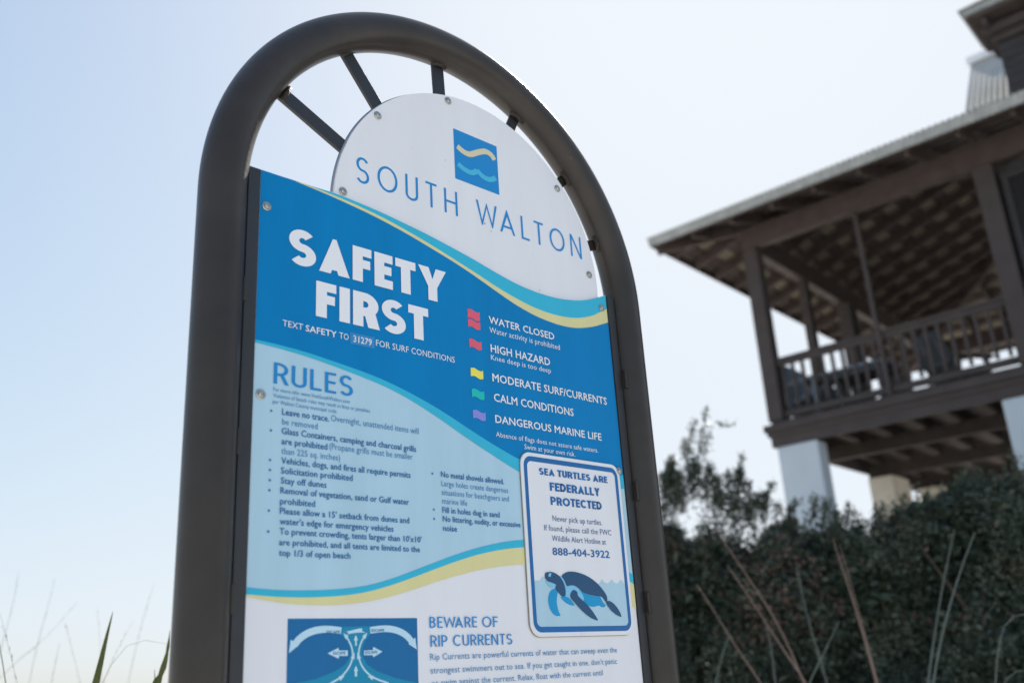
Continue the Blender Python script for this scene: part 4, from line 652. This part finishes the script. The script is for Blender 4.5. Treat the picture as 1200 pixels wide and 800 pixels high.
# ---------------------------------------------------------------- hedge and shrub
def leaves(C, Nn, size, tint, name, parent, mt):
    n = len(C); a = rng.normal(size=(n, 3)); a /= np.linalg.norm(a, axis=1)[:, None]
    a = a*.8+Nn*.6; a /= np.linalg.norm(a, axis=1)[:, None]
    b = np.cross(a, rng.normal(size=(n, 3))); b /= np.linalg.norm(b, axis=1)[:, None]; c = np.cross(a, b)
    s = size[:, None]
    V = np.stack([C, C+b*s*.5+c*s*.24+a*s*.08, C+b*s, C+b*s*.5-c*s*.24+a*s*.08], 1).reshape(-1, 3)
    me = bpy.data.meshes.new(name); me.vertices.add(4*n); me.vertices.foreach_set('co', V.astype('f').ravel())
    me.loops.add(4*n); me.loops.foreach_set('vertex_index', np.arange(4*n, dtype='i')); me.polygons.add(n)
    me.polygons.foreach_set('loop_start', np.arange(0, 4*n, 4, dtype='i')); me.update(calc_edges=True)
    at = me.attributes.new('tint', 'FLOAT', 'FACE'); at.data.foreach_set('value', tint.astype('f'))
    me.validate(); o = link(name, me, parent, M[mt]); o['kind'] = 'stuff'; return o
def clump_noise(P, s, k):
    r = np.random.default_rng(k); out = 0
    for f, am in ((1, .5), (2.3, .3), (5.1, .2)):
        d = r.normal(size=(3, 3))*s*f; ph = r.random(3)*7; out = out+am*np.sin(P@d+ph).prod(axis=1)*1.6
    return out
HP = [Vector(q) for q in ((4.75, 4.35, 0), (5.2, 3.35, 0), (5.85, 2.2, 0), (6.5, 1.05, 0), (7.1, -.1, 0), (7.7, -1.2, 0))]
def hp(t):
    t = np.clip(t, 0, 1)*(len(HP)-1); i = np.minimum(t.astype(int), len(HP)-2); f = t-i
    A = np.array([tuple(q) for q in HP]); return A[i]*(1-f)[:, None]+A[i+1]*f[:, None], A[i+1]-A[i]
def hedge_leaves(n, seed):
    t = rng.random(n); P, T = hp(t); T = T/np.linalg.norm(T, axis=1)[:, None]; Nr = np.stack([T[:, 1], -T[:, 0], 0*t], 1)
    # cross-section of a rounded box: width 1.3, height H
    Hh = 2.44+.10*np.clip(1-t/.42, 0, 1)+.04*np.sin(t*17)+.05*np.sin(t*41+1)+.05*np.sin(t*90)+.22*np.clip((t-.41)/.12, 0, 1)
    ph = rng.random(n); side = np.where(ph < .62, 1, np.where(ph < .74, -1, 0))
    z = rng.random(n)**.8; w = .62
    off = np.where(side != 0, side*w, rng.uniform(-w, w, n)); zz = np.where(side != 0, z*Hh, Hh)
    # round shoulder
    sh_ = np.clip((zz/Hh-.86)/.14, 0, 1); off = np.where(side != 0, off*(1-.35*sh_**2), off)
    zz = np.where(side == 0, Hh-.16*(np.abs(off)/w)**3, zz)
    C = P-Nr*off[:, None]*-1; C[:, 2] = zz
    Nn = np.where((side != 0)[:, None], Nr*side[:, None], np.array([[0, 0, 1.]]))
    nz = clump_noise(C, 2.2, 3)*.22+clump_noise(C, 7, 5)*.10
    C = C+Nn*(nz-np.abs(rng.normal(0, .09, n)))[:, None]
    return C, Nn, nz
C, Nn, nz = hedge_leaves(170000, 1)
keep = C[:, 2] > .05; C, Nn, nz = C[keep], Nn[keep], nz[keep]
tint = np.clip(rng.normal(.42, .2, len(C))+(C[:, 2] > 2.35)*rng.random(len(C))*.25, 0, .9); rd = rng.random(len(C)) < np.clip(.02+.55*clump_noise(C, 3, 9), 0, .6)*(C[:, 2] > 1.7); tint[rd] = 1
hedge = thing('hedge', 'long dense dark green hedge standing in front of the raised house', 'hedge', (0, 0, 0))
tint[~rd] = np.clip(tint[~rd]+.55*clump_noise(C, 4, 21)[~rd], 0, .9)
# loose shoots standing out of the top and the face
nS = 700; tS = rng.random(nS); PS, TS = hp(tS); TS = TS/np.linalg.norm(TS, axis=1)[:, None]; NS = np.stack([TS[:, 1], -TS[:, 0], 0*tS], 1)
sh_c = []; sh_n = []
tw_b = MB()
for k in range(nS):
    topk = k < 420
    hb = 2.38+.22*min(1, max(0, (tS[k]-.41)/.12))
    b = PS[k]+NS[k]*(rng.uniform(-.5, .6) if topk else .6); b[2] = hb if topk else rng.uniform(.6, hb)
    d = (np.array([0, 0, 1.])+rng.normal(0, .35, 3)) if topk else (NS[k]+[0, 0, .5]+rng.normal(0, .4, 3)); d /= np.linalg.norm(d); L = rng.uniform(.10, .30)*(1 if topk else .6)
    tw_b.tube([b, b+d*L*.6, b+d*L], [.004, .003, .0015], 4)
    for j in range(int(L*170)):
        sh_c.append(b+d*L*rng.random()+rng.normal(0, .022, 3)); sh_n.append([0, 0, .4])
tws = tw_b.build('twigs', M['bark'], hedge); tws['kind'] = 'stuff'
sh_c = np.array(sh_c); C = np.concatenate([C, sh_c]); Nn = np.concatenate([Nn, np.array(sh_n)]); tint = np.concatenate([tint, np.clip(rng.normal(.6, .22, len(sh_c)), 0, 1)])
leaves(C, Nn, rng.uniform(.022, .044, len(C))*rng.choice([.8, 1, 1.35], len(C)), tint, 'foliage', hedge, 'leaf')
C2, N2, _ = hedge_leaves(60000, 2); C2 = C2-N2*rng.uniform(.10, .30, len(C2))[:, None]; k2 = C2[:, 2] > .05; C2, N2 = C2[k2], N2[k2]
leaves(C2, N2*1.6, rng.uniform(.08, .13, len(C2)), np.clip(rng.normal(.35, .15, len(C2)), 0, .7), 'inner_foliage', hedge, 'leaf')
# woody stems inside the hedge
for k in range(26):
    t = (k+.5)/26; P, T = hp(np.array([t])); b = P[0]+rng.normal(0, .12, 3)*[1, 1, 0]; pts = [b+[0, 0, -.05]]
    dr = np.array([rng.normal(0, .22), rng.normal(0, .22), 1.])
    for j in range(5): pts.append(pts[-1]+dr*.46); dr = dr+rng.normal(0, .12, 3)*[1, 1, 0]
    MB().tube(pts, [.032, .028, .022, .016, .011, .006], 6).build('stem', M['bark'], hedge, smooth=True)
# looser sprigs rising above the hedge on the left: a shrub of its own
shrub = thing('shrub', 'loose shrub with open leafy sprigs rising left of the white column', 'shrub', (5.45, 3.1, 0))
sp = [[[5.068, 2.998, 3.544], [5.097, 3.215, 3.03], 0.05, 34], [[5.018, 3.069, 3.466], [5.069, 3.253, 3.019], 0.07, 40], [[5.03, 2.965, 3.332], [5.071, 3.166, 2.971], 0.07, 40], [[4.943, 3.171, 3.304], [5.064, 3.259, 2.957], 0.07, 45], [[4.804, 3.189, 3.151], [4.916, 3.289, 2.888], 0.1, 80], [[4.777, 3.224, 3.094], [4.887, 3.327, 2.861], 0.12, 100], [[4.903, 3.057, 3.089], [4.993, 3.187, 2.815], 0.13, 120], [[4.968, 2.966, 3.031], [5.055, 3.103, 2.805], 0.12, 110], [[4.988, 2.938, 2.952], [5.076, 3.073, 2.741], 0.1, 90], [[5.177, 2.839, 3.386], [5.226, 3.034, 3.454], 0.015, 12], [[5.191, 2.818, 3.132], [5.266, 2.976, 2.938], 0.05, 55], [[5.132, 2.816, 3.003], [5.201, 2.981, 2.735], 0.1, 90], [[5.04, 2.863, 2.973], [5.158, 2.956, 2.698], 0.1, 70], [[5.206, 2.795, 2.9], [5.302, 2.922, 2.641], 0.1, 70], [[5.303, 2.643, 2.88], [5.383, 2.796, 2.657], 0.06, 60], [[5.221, 2.68, 2.805], [5.321, 2.801, 2.594], 0.09, 80], [[5.146, 2.704, 2.774], [5.214, 2.873, 2.569], 0.12, 90], [[4.996, 2.927, 2.83], [5.082, 3.065, 2.59], 0.14, 110], [[4.786, 3.13, 3.0], [4.893, 3.237, 2.725], 0.14, 130], [[5.311, 2.629, 2.744], [5.423, 2.734, 2.56], 0.05, 60], [[5.304, 2.447, 2.698], [5.391, 2.595, 2.552], 0.06, 80], [[5.37, 2.334, 2.727], [5.462, 2.474, 2.538], 0.07, 80], [[5.401, 2.279, 2.691], [5.496, 2.416, 2.517], 0.06, 70], [[5.562, 2.191, 2.674], [5.677, 2.295, 2.509], 0.05, 60], [[5.434, 2.22, 2.598], [5.547, 2.324, 2.477], 0.06, 80], [[4.753, 3.254, 3.021], [4.853, 3.37, 2.713], 0.13, 130], [[5.023, 2.798, 2.751], [5.122, 2.92, 2.541], 0.12, 100], [[5.218, 2.494, 2.599], [5.321, 2.614, 2.478], 0.1, 100]]
LC_ = []; 
def sprig(tip, base, wid, dens):
    tip = np.array(tip); base = np.array(base); L = np.linalg.norm(tip-base); ax = (tip-base)/L
    mid = (tip+base)/2+rng.normal(0, .03, 3); ts = np.linspace(0, 1, 7)
    pts = [(1-s)**2*base+2*s*(1-s)*mid+s*s*tip for s in ts]
    lp = [tuple(p-np.array([5.45, 3.1, 0])) for p in pts]
    MB().tube(lp, [.008*(1-.8*s) for s in ts], 5).build('branch', M['bark'], shrub, smooth=True)
    for j in range(int(dens*L)):
        s = rng.random()**.9; p = (1-s)**2*base+2*s*(1-s)*mid+s*s*tip
        d = rng.normal(size=3); d /= np.linalg.norm(d); q = p+d*wid*(1-.75*s)*rng.random()**.6
        nb = rng.integers(3, 7)
        for _ in range(nb): LC_.append(q+rng.normal(0, .014, 3))
for tip, base, wid, dens in sp: sprig(tip, base, wid, dens*(4.6 if wid > .085 else 2.6))
LC_ = np.array(LC_)-[5.45, 3.1, 0]
leaves(LC_, np.tile([0, 0, .5], (len(LC_), 1)), rng.uniform(.018, .036, len(LC_)), np.clip(rng.normal(.45, .25, len(LC_)), 0, 1), 'foliage', shrub, 'leaf')

# ---------------------------------------------------------------- dune grass stalks
PL = {"S": [[[[3.323, 1.301, -0.03], [3.317, 1.31, 0.115], [3.308, 1.322, 0.315], [3.297, 1.338, 0.514], [3.283, 1.36, 0.712], [3.263, 1.388, 0.909], [3.237, 1.425, 1.104], [3.203, 1.475, 1.295], [3.158, 1.54, 1.478], [3.098, 1.627, 1.656], [3.051, 1.693, 1.834], [3.006, 1.754, 1.981]], 0.0042, "tan"], [[[3.42, 1.13, -0.03], [3.415, 1.138, 0.098], [3.408, 1.15, 0.298], [3.398, 1.165, 0.497], [3.385, 1.185, 0.696], [3.368, 1.212, 0.893], [3.345, 1.248, 1.089], [3.315, 1.295, 1.281], [3.276, 1.358, 1.466], [3.204, 1.47, 1.71], [3.158, 1.541, 1.897], [3.105, 1.617, 2.06]], 0.005, "tan"], [[[3.43, 1.3, -0.03], [3.428, 1.305, 0.082], [3.424, 1.311, 0.282], [3.419, 1.319, 0.482], [3.412, 1.33, 0.682], [3.403, 1.344, 0.881], [3.39, 1.363, 1.08], [3.374, 1.389, 1.277], [3.353, 1.423, 1.473], [3.311, 1.49, 1.761], [3.266, 1.558, 1.917], [3.222, 1.624, 2.078], [3.181, 1.683, 2.214]], 0.005, "tan"], [[[3.622, 1.363, -0.03], [3.621, 1.365, 0.057], [3.619, 1.369, 0.257], [3.616, 1.373, 0.457], [3.613, 1.379, 0.657], [3.608, 1.387, 0.857], [3.602, 1.397, 1.057], [3.594, 1.411, 1.256], [3.583, 1.429, 1.455], [3.568, 1.455, 1.661], [3.555, 1.477, 1.846], [3.551, 1.483, 2.057]], 0.0045, "grey"], [[[3.463, 1.028, -0.03], [3.462, 1.03, 0.051], [3.461, 1.033, 0.25], [3.459, 1.036, 0.45], [3.457, 1.04, 0.65], [3.454, 1.046, 0.85], [3.45, 1.053, 1.05], [3.444, 1.063, 1.25], [3.437, 1.077, 1.449], [3.421, 1.106, 1.767], [3.405, 1.135, 2.003], [3.394, 1.156, 2.151]], 0.0055, "tan"], [[[3.595, 1.099, -0.03], [3.594, 1.101, 0.046], [3.593, 1.103, 0.246], [3.591, 1.106, 0.446], [3.589, 1.11, 0.646], [3.587, 1.115, 0.846], [3.583, 1.121, 1.046], [3.578, 1.13, 1.246], [3.572, 1.142, 1.445], [3.559, 1.167, 1.755], [3.547, 1.188, 1.983], [3.539, 1.203, 2.134]], 0.0035, "tan"], [[[3.357, 1.602, -0.03], [3.357, 1.602, 0.071], [3.357, 1.602, 0.271], [3.358, 1.601, 0.471], [3.358, 1.601, 0.671], [3.359, 1.6, 0.871], [3.359, 1.599, 1.071], [3.361, 1.597, 1.271], [3.362, 1.595, 1.471], [3.364, 1.592, 1.639], [3.359, 1.598, 1.786]], 0.005, "grey"], [[[2.679, 1.692, -0.03], [2.683, 1.686, 0.109], [2.688, 1.679, 0.309], [2.695, 1.67, 0.509], [2.705, 1.657, 0.708], [2.717, 1.64, 0.907], [2.733, 1.618, 1.105], [2.755, 1.588, 1.302], [2.784, 1.549, 1.496], [2.803, 1.523, 1.59], [2.837, 1.477, 1.7]], 0.004, "grey"], [[[2.938, 1.532, -0.03], [2.945, 1.521, 0.127], [2.953, 1.506, 0.326], [2.965, 1.487, 0.525], [2.98, 1.461, 0.723], [3.001, 1.427, 0.919], [3.028, 1.382, 1.112], [3.064, 1.323, 1.299], [3.11, 1.245, 1.478], [3.162, 1.158, 1.619], [3.201, 1.09, 1.739]], 0.0045, "grey"], [[[3.646, 1.118, -0.03], [3.648, 1.113, 0.045], [3.652, 1.105, 0.245], [3.657, 1.094, 0.445], [3.664, 1.08, 0.644], [3.672, 1.062, 0.843], [3.684, 1.037, 1.041], [3.699, 1.004, 1.238], [3.72, 0.96, 1.432], [3.751, 0.894, 1.65], [3.784, 0.82, 1.882], [3.806, 0.771, 2.014], [3.829, 0.717, 2.158]], 0.0048, "grey"], [[[3.466, 1.034, -0.03], [3.469, 1.027, 0.053], [3.473, 1.018, 0.253], [3.478, 1.006, 0.453], [3.486, 0.99, 0.652], [3.496, 0.969, 0.851], [3.509, 0.941, 1.048], [3.526, 0.904, 1.244], [3.549, 0.854, 1.436], [3.585, 0.776, 1.66], [3.609, 0.723, 1.786], [3.642, 0.646, 1.952], [3.677, 0.561, 2.11]], 0.005, "grey"], [[[3.321, 0.639, -0.03], [3.324, 0.634, 0.042], [3.326, 0.627, 0.242], [3.33, 0.617, 0.442], [3.336, 0.604, 0.641], [3.342, 0.587, 0.84], [3.351, 0.565, 1.039], [3.364, 0.535, 1.236], [3.38, 0.495, 1.431], [3.405, 0.432, 1.66], [3.42, 0.393, 1.726], [3.436, 0.352, 1.741], [3.448, 0.319, 1.713]], 0.0035, "grey"], [[[3.182, 0.72, -0.03], [3.186, 0.71, 0.075], [3.192, 0.695, 0.275], [3.2, 0.676, 0.474], [3.21, 0.65, 0.672], [3.224, 0.616, 0.868], [3.242, 0.57, 1.062], [3.266, 0.511, 1.252], [3.297, 0.432, 1.433], [3.312, 0.396, 1.493], [3.328, 0.355, 1.512], [3.339, 0.325, 1.482]], 0.003, "grey"], [[[0.018, 2.041, -0.03], [0.013, 2.043, 0.064], [0.007, 2.044, 0.264], [-0.002, 2.047, 0.464], [-0.013, 2.05, 0.664], [-0.029, 2.054, 0.863], [-0.049, 2.06, 1.062], [-0.076, 2.068, 1.26], [-0.112, 2.078, 1.457], [-0.16, 2.091, 1.65], [-0.197, 2.102, 1.761], [-0.232, 2.111, 1.869]], 0.0024, "grey"], [[[0.192, 3.965, -0.03], [0.194, 3.964, 0.016], [0.196, 3.964, 0.216], [0.198, 3.963, 0.416], [0.202, 3.962, 0.616], [0.207, 3.961, 0.816], [0.213, 3.959, 1.016], [0.222, 3.957, 1.216], [0.233, 3.954, 1.415], [0.248, 3.949, 1.615], [0.268, 3.944, 1.814], [0.285, 3.94, 1.933], [0.309, 3.933, 2.055], [0.314, 3.932, 2.222]], 0.005, "pale"], [[[0.369, 3.916, -0.03], [0.37, 3.916, 0.088], [0.371, 3.916, 0.288], [0.373, 3.915, 0.488], [0.376, 3.914, 0.688], [0.38, 3.913, 0.888], [0.384, 3.912, 1.088], [0.391, 3.91, 1.288], [0.399, 3.907, 1.488], [0.41, 3.904, 1.688], [0.42, 3.901, 1.815], [0.443, 3.894, 1.961], [0.463, 3.888, 2.069], [0.475, 3.885, 2.187]], 0.0045, "pale"], [[[-0.066, 4.034, -0.03], [-0.058, 4.032, 0.122], [-0.046, 4.029, 0.321], [-0.031, 4.025, 0.521], [-0.01, 4.019, 0.719], [0.017, 4.012, 0.917], [0.053, 4.002, 1.114], [0.101, 3.989, 1.308], [0.165, 3.972, 1.497], [0.247, 3.95, 1.677], [0.309, 3.933, 1.772], [0.445, 3.894, 1.863], [0.516, 3.872, 1.975], [0.577, 3.852, 2.057]], 0.004, "pale"], [[[0.776, 3.782, -0.03], [0.775, 3.782, 0.071], [0.773, 3.783, 0.271], [0.77, 3.784, 0.471], [0.767, 3.785, 0.671], [0.763, 3.787, 0.871], [0.757, 3.789, 1.071], [0.749, 3.792, 1.27], [0.738, 3.796, 1.47], [0.724, 3.801, 1.669], [0.705, 3.808, 1.868], [0.678, 3.817, 2.029]], 0.0028, "pale"], [[[0.235, 2.915, -0.03], [0.239, 2.913, 0.046], [0.245, 2.911, 0.246], [0.252, 2.909, 0.446], [0.261, 2.905, 0.645], [0.273, 2.901, 0.845], [0.29, 2.895, 1.044], [0.312, 2.887, 1.243], [0.342, 2.876, 1.44], [0.381, 2.861, 1.636], [0.405, 2.853, 1.725], [0.475, 2.826, 1.886]], 0.003, "pale"], [[[0.765, 3.787, -0.03], [0.767, 3.786, 0.065], [0.769, 3.785, 0.265], [0.773, 3.783, 0.465], [0.778, 3.782, 0.665], [0.785, 3.779, 0.865], [0.793, 3.776, 1.065], [0.805, 3.771, 1.264], [0.82, 3.765, 1.464], [0.841, 3.757, 1.663], [0.861, 3.749, 1.811], [0.883, 3.74, 1.954], [0.925, 3.723, 2.153]], 0.0045, "pale"], [[[0.303, 3.415, -0.03], [0.304, 3.414, 0.074], [0.306, 3.414, 0.274], [0.309, 3.413, 0.474], [0.312, 3.412, 0.674], [0.316, 3.41, 0.873], [0.322, 3.409, 1.073], [0.33, 3.406, 1.273], [0.341, 3.403, 1.473], [0.355, 3.398, 1.672], [0.361, 3.396, 1.745], [0.372, 3.393, 1.848]], 0.004, "pale"], [[[0.633, 3.305, -0.03], [0.628, 3.307, 0.086], [0.622, 3.309, 0.286], [0.614, 3.312, 0.485], [0.604, 3.315, 0.685], [0.59, 3.32, 0.885], [0.571, 3.326, 1.084], [0.546, 3.335, 1.282], [0.512, 3.346, 1.479], [0.468, 3.361, 1.673], [0.427, 3.375, 1.809], [0.385, 3.389, 1.938]], 0.0032, "pale"], [[[-0.152, 1.674, -0.03], [-0.156, 1.676, 0.048], [-0.161, 1.677, 0.248], [-0.168, 1.679, 0.448], [-0.177, 1.681, 0.648], [-0.19, 1.685, 0.847], [-0.206, 1.689, 1.047], [-0.228, 1.695, 1.245], [-0.258, 1.704, 1.443], [-0.297, 1.714, 1.639], [-0.314, 1.719, 1.702], [-0.332, 1.724, 1.772]], 0.007, "green"]], "blade": [[[-0.228, 1.486, -0.03], [-0.226, 1.485, 0.031], [-0.222, 1.484, 0.231], [-0.218, 1.483, 0.43], [-0.213, 1.481, 0.63], [-0.206, 1.478, 0.83], [-0.196, 1.475, 1.03], [-0.183, 1.47, 1.23], [-0.166, 1.464, 1.429], [-0.143, 1.456, 1.627], [-0.135, 1.453, 1.68], [-0.127, 1.45, 1.743], [-0.121, 1.448, 1.78], [-0.115, 1.446, 1.817]], 0.021, "g"], "leaf": [[[-0.244, 1.503, -0.03], [-0.237, 1.5, 0.044], [-0.228, 1.496, 0.243], [-0.216, 1.491, 0.443], [-0.2, 1.485, 0.642], [-0.179, 1.476, 0.841], [-0.151, 1.464, 1.039], [-0.113, 1.448, 1.234], [-0.064, 1.427, 1.427], [0.002, 1.4, 1.614], [0.017, 1.394, 1.645], [0.028, 1.389, 1.709], [0.029, 1.388, 1.76]], 0.026, "g"], "leaf2": [[[-0.085, 1.436, -0.03], [-0.083, 1.435, 0.009], [-0.08, 1.434, 0.209], [-0.076, 1.432, 0.409], [-0.071, 1.43, 0.608], [-0.063, 1.427, 0.808], [-0.054, 1.423, 1.008], [-0.041, 1.418, 1.208], [-0.024, 1.411, 1.407], [-0.002, 1.401, 1.605], [0.002, 1.4, 1.63], [-0.003, 1.402, 1.655]], 0.012, "g"], "arch": [[[-0.305, 1.623, -0.03], [-0.299, 1.621, 0.102], [-0.291, 1.618, 0.302], [-0.28, 1.614, 0.502], [-0.265, 1.608, 0.701], [-0.246, 1.601, 0.9], [-0.22, 1.592, 1.098], [-0.185, 1.579, 1.295], [-0.139, 1.562, 1.489], [-0.079, 1.539, 1.678], [-0.057, 1.531, 1.728], [-0.031, 1.521, 1.787], [-0.012, 1.513, 1.765], [0.011, 1.504, 1.744], [0.042, 1.491, 1.731], [0.064, 1.482, 1.728]], 0.0022, "g"]}
def resamp(P, n=26):
    P = np.array(P, float); d = np.r_[0, np.cumsum(np.linalg.norm(np.diff(P, axis=0), axis=1))]; s = np.linspace(0, d[-1], n)
    Q = np.stack([np.interp(s, d, P[:, i]) for i in range(3)], 1)
    for _ in range(2): Q[1:-1] = (Q[:-2]+2*Q[1:-1]+Q[2:])/4
    return Q
LAB_R = ["lowest of the leaning tan stalks, first one right of the sign leg", "tan stalk in the leaning bundle, its tip lower than its neighbour", "tan stalk of the leaning bundle that reaches highest", "grey stalk right of the leaning bundle, under the white column", "tall tan stalk leaning left with a curled leaf, right of the grey stalk", "thin tan stalk joined to the taller leaning one", "short grey stalk crossing behind the leaning bundle", "short grey stalk leaning right just beside the sign leg", "grey stalk leaning right, crossing the foot of the bundle", "left one of the two upright stalks far right of the hedge", "right one of the two upright stalks, leaning further right", "arching grey blade curving over at the right edge, above the lower one", "short arching grey blade in the bottom right corner"]
LAB_L = ["thin dark stalk at the left edge leaning left", "pale blurred stalk nearest the left edge, tallest tip", "pale bent stalk with joints, second tall one from the left edge", "pale stalk slanting far over to the right near the left edge", "faint upright stalk just left of the pointed green blade", "faint stalk leaning right beside the pointed green blade", "tall faint stalk halfway between green blade and sign leg", "short faint stalk right of the bent jointed stalk", "faint stalk leaning left beneath the slanting one", "short dark green stalk in the bottom left corner"]
def stalk(item, label, name='grass_stalk', cat='grass stalk', group=None, seed_head=True):
    P, wd, kind = item; Q = resamp(P); base = Vector(Q[0]); base.z = 0; t = thing(name, label, cat, base, 0, group)
    Q = Q-np.array(base); n = len(Q)
    rad = [wd/2*(1.15-.85*(i/(n-1))**1.5) for i in range(n)]
    mt = {'tan': 'stem_tan', 'grey': 'stem_grey', 'pale': 'stem_pale', 'green': 'blade', 'g': 'blade'}[kind]
    MB().tube(Q, rad, 6).build('stem', M[mt], t, smooth=True)
    # narrow dry leaves curling off the stem
    for k in range(3):
        i = int(n*(.25+.17*k+rng.uniform(-.05, .05))); p = Q[i]; d = Q[i+1]-Q[i-1]; d /= np.linalg.norm(d)
        sd = np.cross(d, rng.normal(size=3)); sd /= np.linalg.norm(sd); L = rng.uniform(.08, .2); w_ = wd*.8
        pts = [p+d*L*s*(1-.3*s)+sd*L*.75*s*s-np.array([0, 0, L*.5*s**3]) for s in np.linspace(0, 1, 7)]
        wv = np.cross(d, sd); V = []
        for j, q in enumerate(pts): ww = w_*(1-(j/6)**2)*.5+.0003; V += [tuple(q+wv*ww), tuple(q-wv*ww)]
        o = link('leaf', mesh('leaf', V, [(2*j, 2*j+1, 2*j+3, 2*j+2) for j in range(6)]), t, M[mt]); o.modifiers.new('thickness', 'SOLIDIFY').thickness = .0004
    if seed_head and kind in ('tan', 'pale', 'grey'):
        mb = MB()
        for k in range(34):
            s = .80+.20*rng.random(); i = min(n-2, int(s*(n-1))); p = Q[i]+(Q[i+1]-Q[i])*rng.random(); d = Q[i+1]-Q[i]; d /= np.linalg.norm(d)
            r_ = rng.normal(size=3); r_ /= np.linalg.norm(r_); dd = d+.55*r_; dd /= np.linalg.norm(dd); L = rng.uniform(.010, .022); p2 = p+dd*L
            sw = np.cross(dd, r_); sw /= np.linalg.norm(sw)+1e-9; w_ = .0013
            mb.add([p, (p+p2)/2+sw*w_, p2, (p+p2)/2-sw*w_], [(0, 1, 2, 3)])
        o = mb.build('seed_head', M[mt], t); o['kind'] = 'stuff'
    return t
for i, it in enumerate(PL['S'][:13]): stalk((it[0], it[1]*2.9, it[2]), LAB_R[i], group='dry grass stalks right of the sign')
for i, it in enumerate(PL['S'][13:]): stalk((it[0], it[1]*(.75 if it[2] == 'pale' else 1), it[2]), LAB_L[i], group='thin grass stalks left of the sign')
def broad_blade(item, label, serr=0):
    P, wd, _ = item; Q = resamp(P, 90); base = Vector(Q[0]); base.z = 0; t = thing('dune_plant', label, 'dune plant', base, 0, 'broad green blades left of the sign')
    Q = Q-np.array(base); n = len(Q); V = []; view = np.array([.7, .6, .2])
    for i, q in enumerate(Q):
        d = Q[min(i+1, n-1)]-Q[max(i-1, 0)]; s = np.cross(d, view); s /= np.linalg.norm(s); nn = np.cross(s, d); nn /= np.linalg.norm(nn)
        dt = float(np.linalg.norm(Q[-1]-q)); w_ = wd*min(1, dt/.20)**.85*.5+.0003
        if serr: w_ *= 1+serr*math.sin(i*2.4)
        V += [tuple(q+s*w_), tuple(q+nn*w_*.5), tuple(q-s*w_)]
    F = []
    for i in range(n-1): a = 3*i; F += [(a, a+1, a+4, a+3), (a+1, a+2, a+5, a+4)]
    o = link('leaf', mesh('leaf', V, F), t, M['blade'], smooth=True); o.modifiers.new('thickness', 'SOLIDIFY').thickness = .0008
broad_blade(PL['blade'], 'pointed yellow green blade standing alone near the bottom left')
broad_blade(PL['leaf'], 'ragged green blade touching the left leg of the sign', .25)
broad_blade(PL['leaf2'], 'short green blade tip beside the ragged blade at the sign leg', .1)
stalk(PL['arch'], 'hair thin dead stem arching over to the left leg of the sign', seed_head=False)
# low dune grass on the sand round the sign
mb = MB()
for k in range(1500):
    c = rng.normal(0, 1, 2)*[3.2, 2.6]+[2.5, 1.5]
    if abs(c[0]) < .8 and -1.0 < c[1] < .6: continue
    if math.hypot(c[0]+1.15, c[1]+1.37) < .9: continue
    gz = ground_z(c[0], c[1]); L = rng.uniform(.15, .42); a = rng.random()*6.28; lean = rng.uniform(.1, .5); dx, dy = math.cos(a)*lean*L, math.sin(a)*lean*L; s = .003
    mb.add([(c[0]-s*dy/L*4, c[1]+s*dx/L*4, gz-.02), (c[0]+s*dy/L*4, c[1]-s*dx/L*4, gz-.02), (c[0]+dx*.45+s*.6, c[1]+dy*.45, gz+L*.6), (c[0]+dx, c[1]+dy, gz+L), (c[0]+dx*.45-s*.6, c[1]+dy*.45, gz+L*.6)], [(0, 1, 2, 3, 4)])
dgx = mb.build('dune_grass', M['stem_grey']); tag(dgx, 'sparse low dune grass growing on the sand', 'grass', kind='stuff')
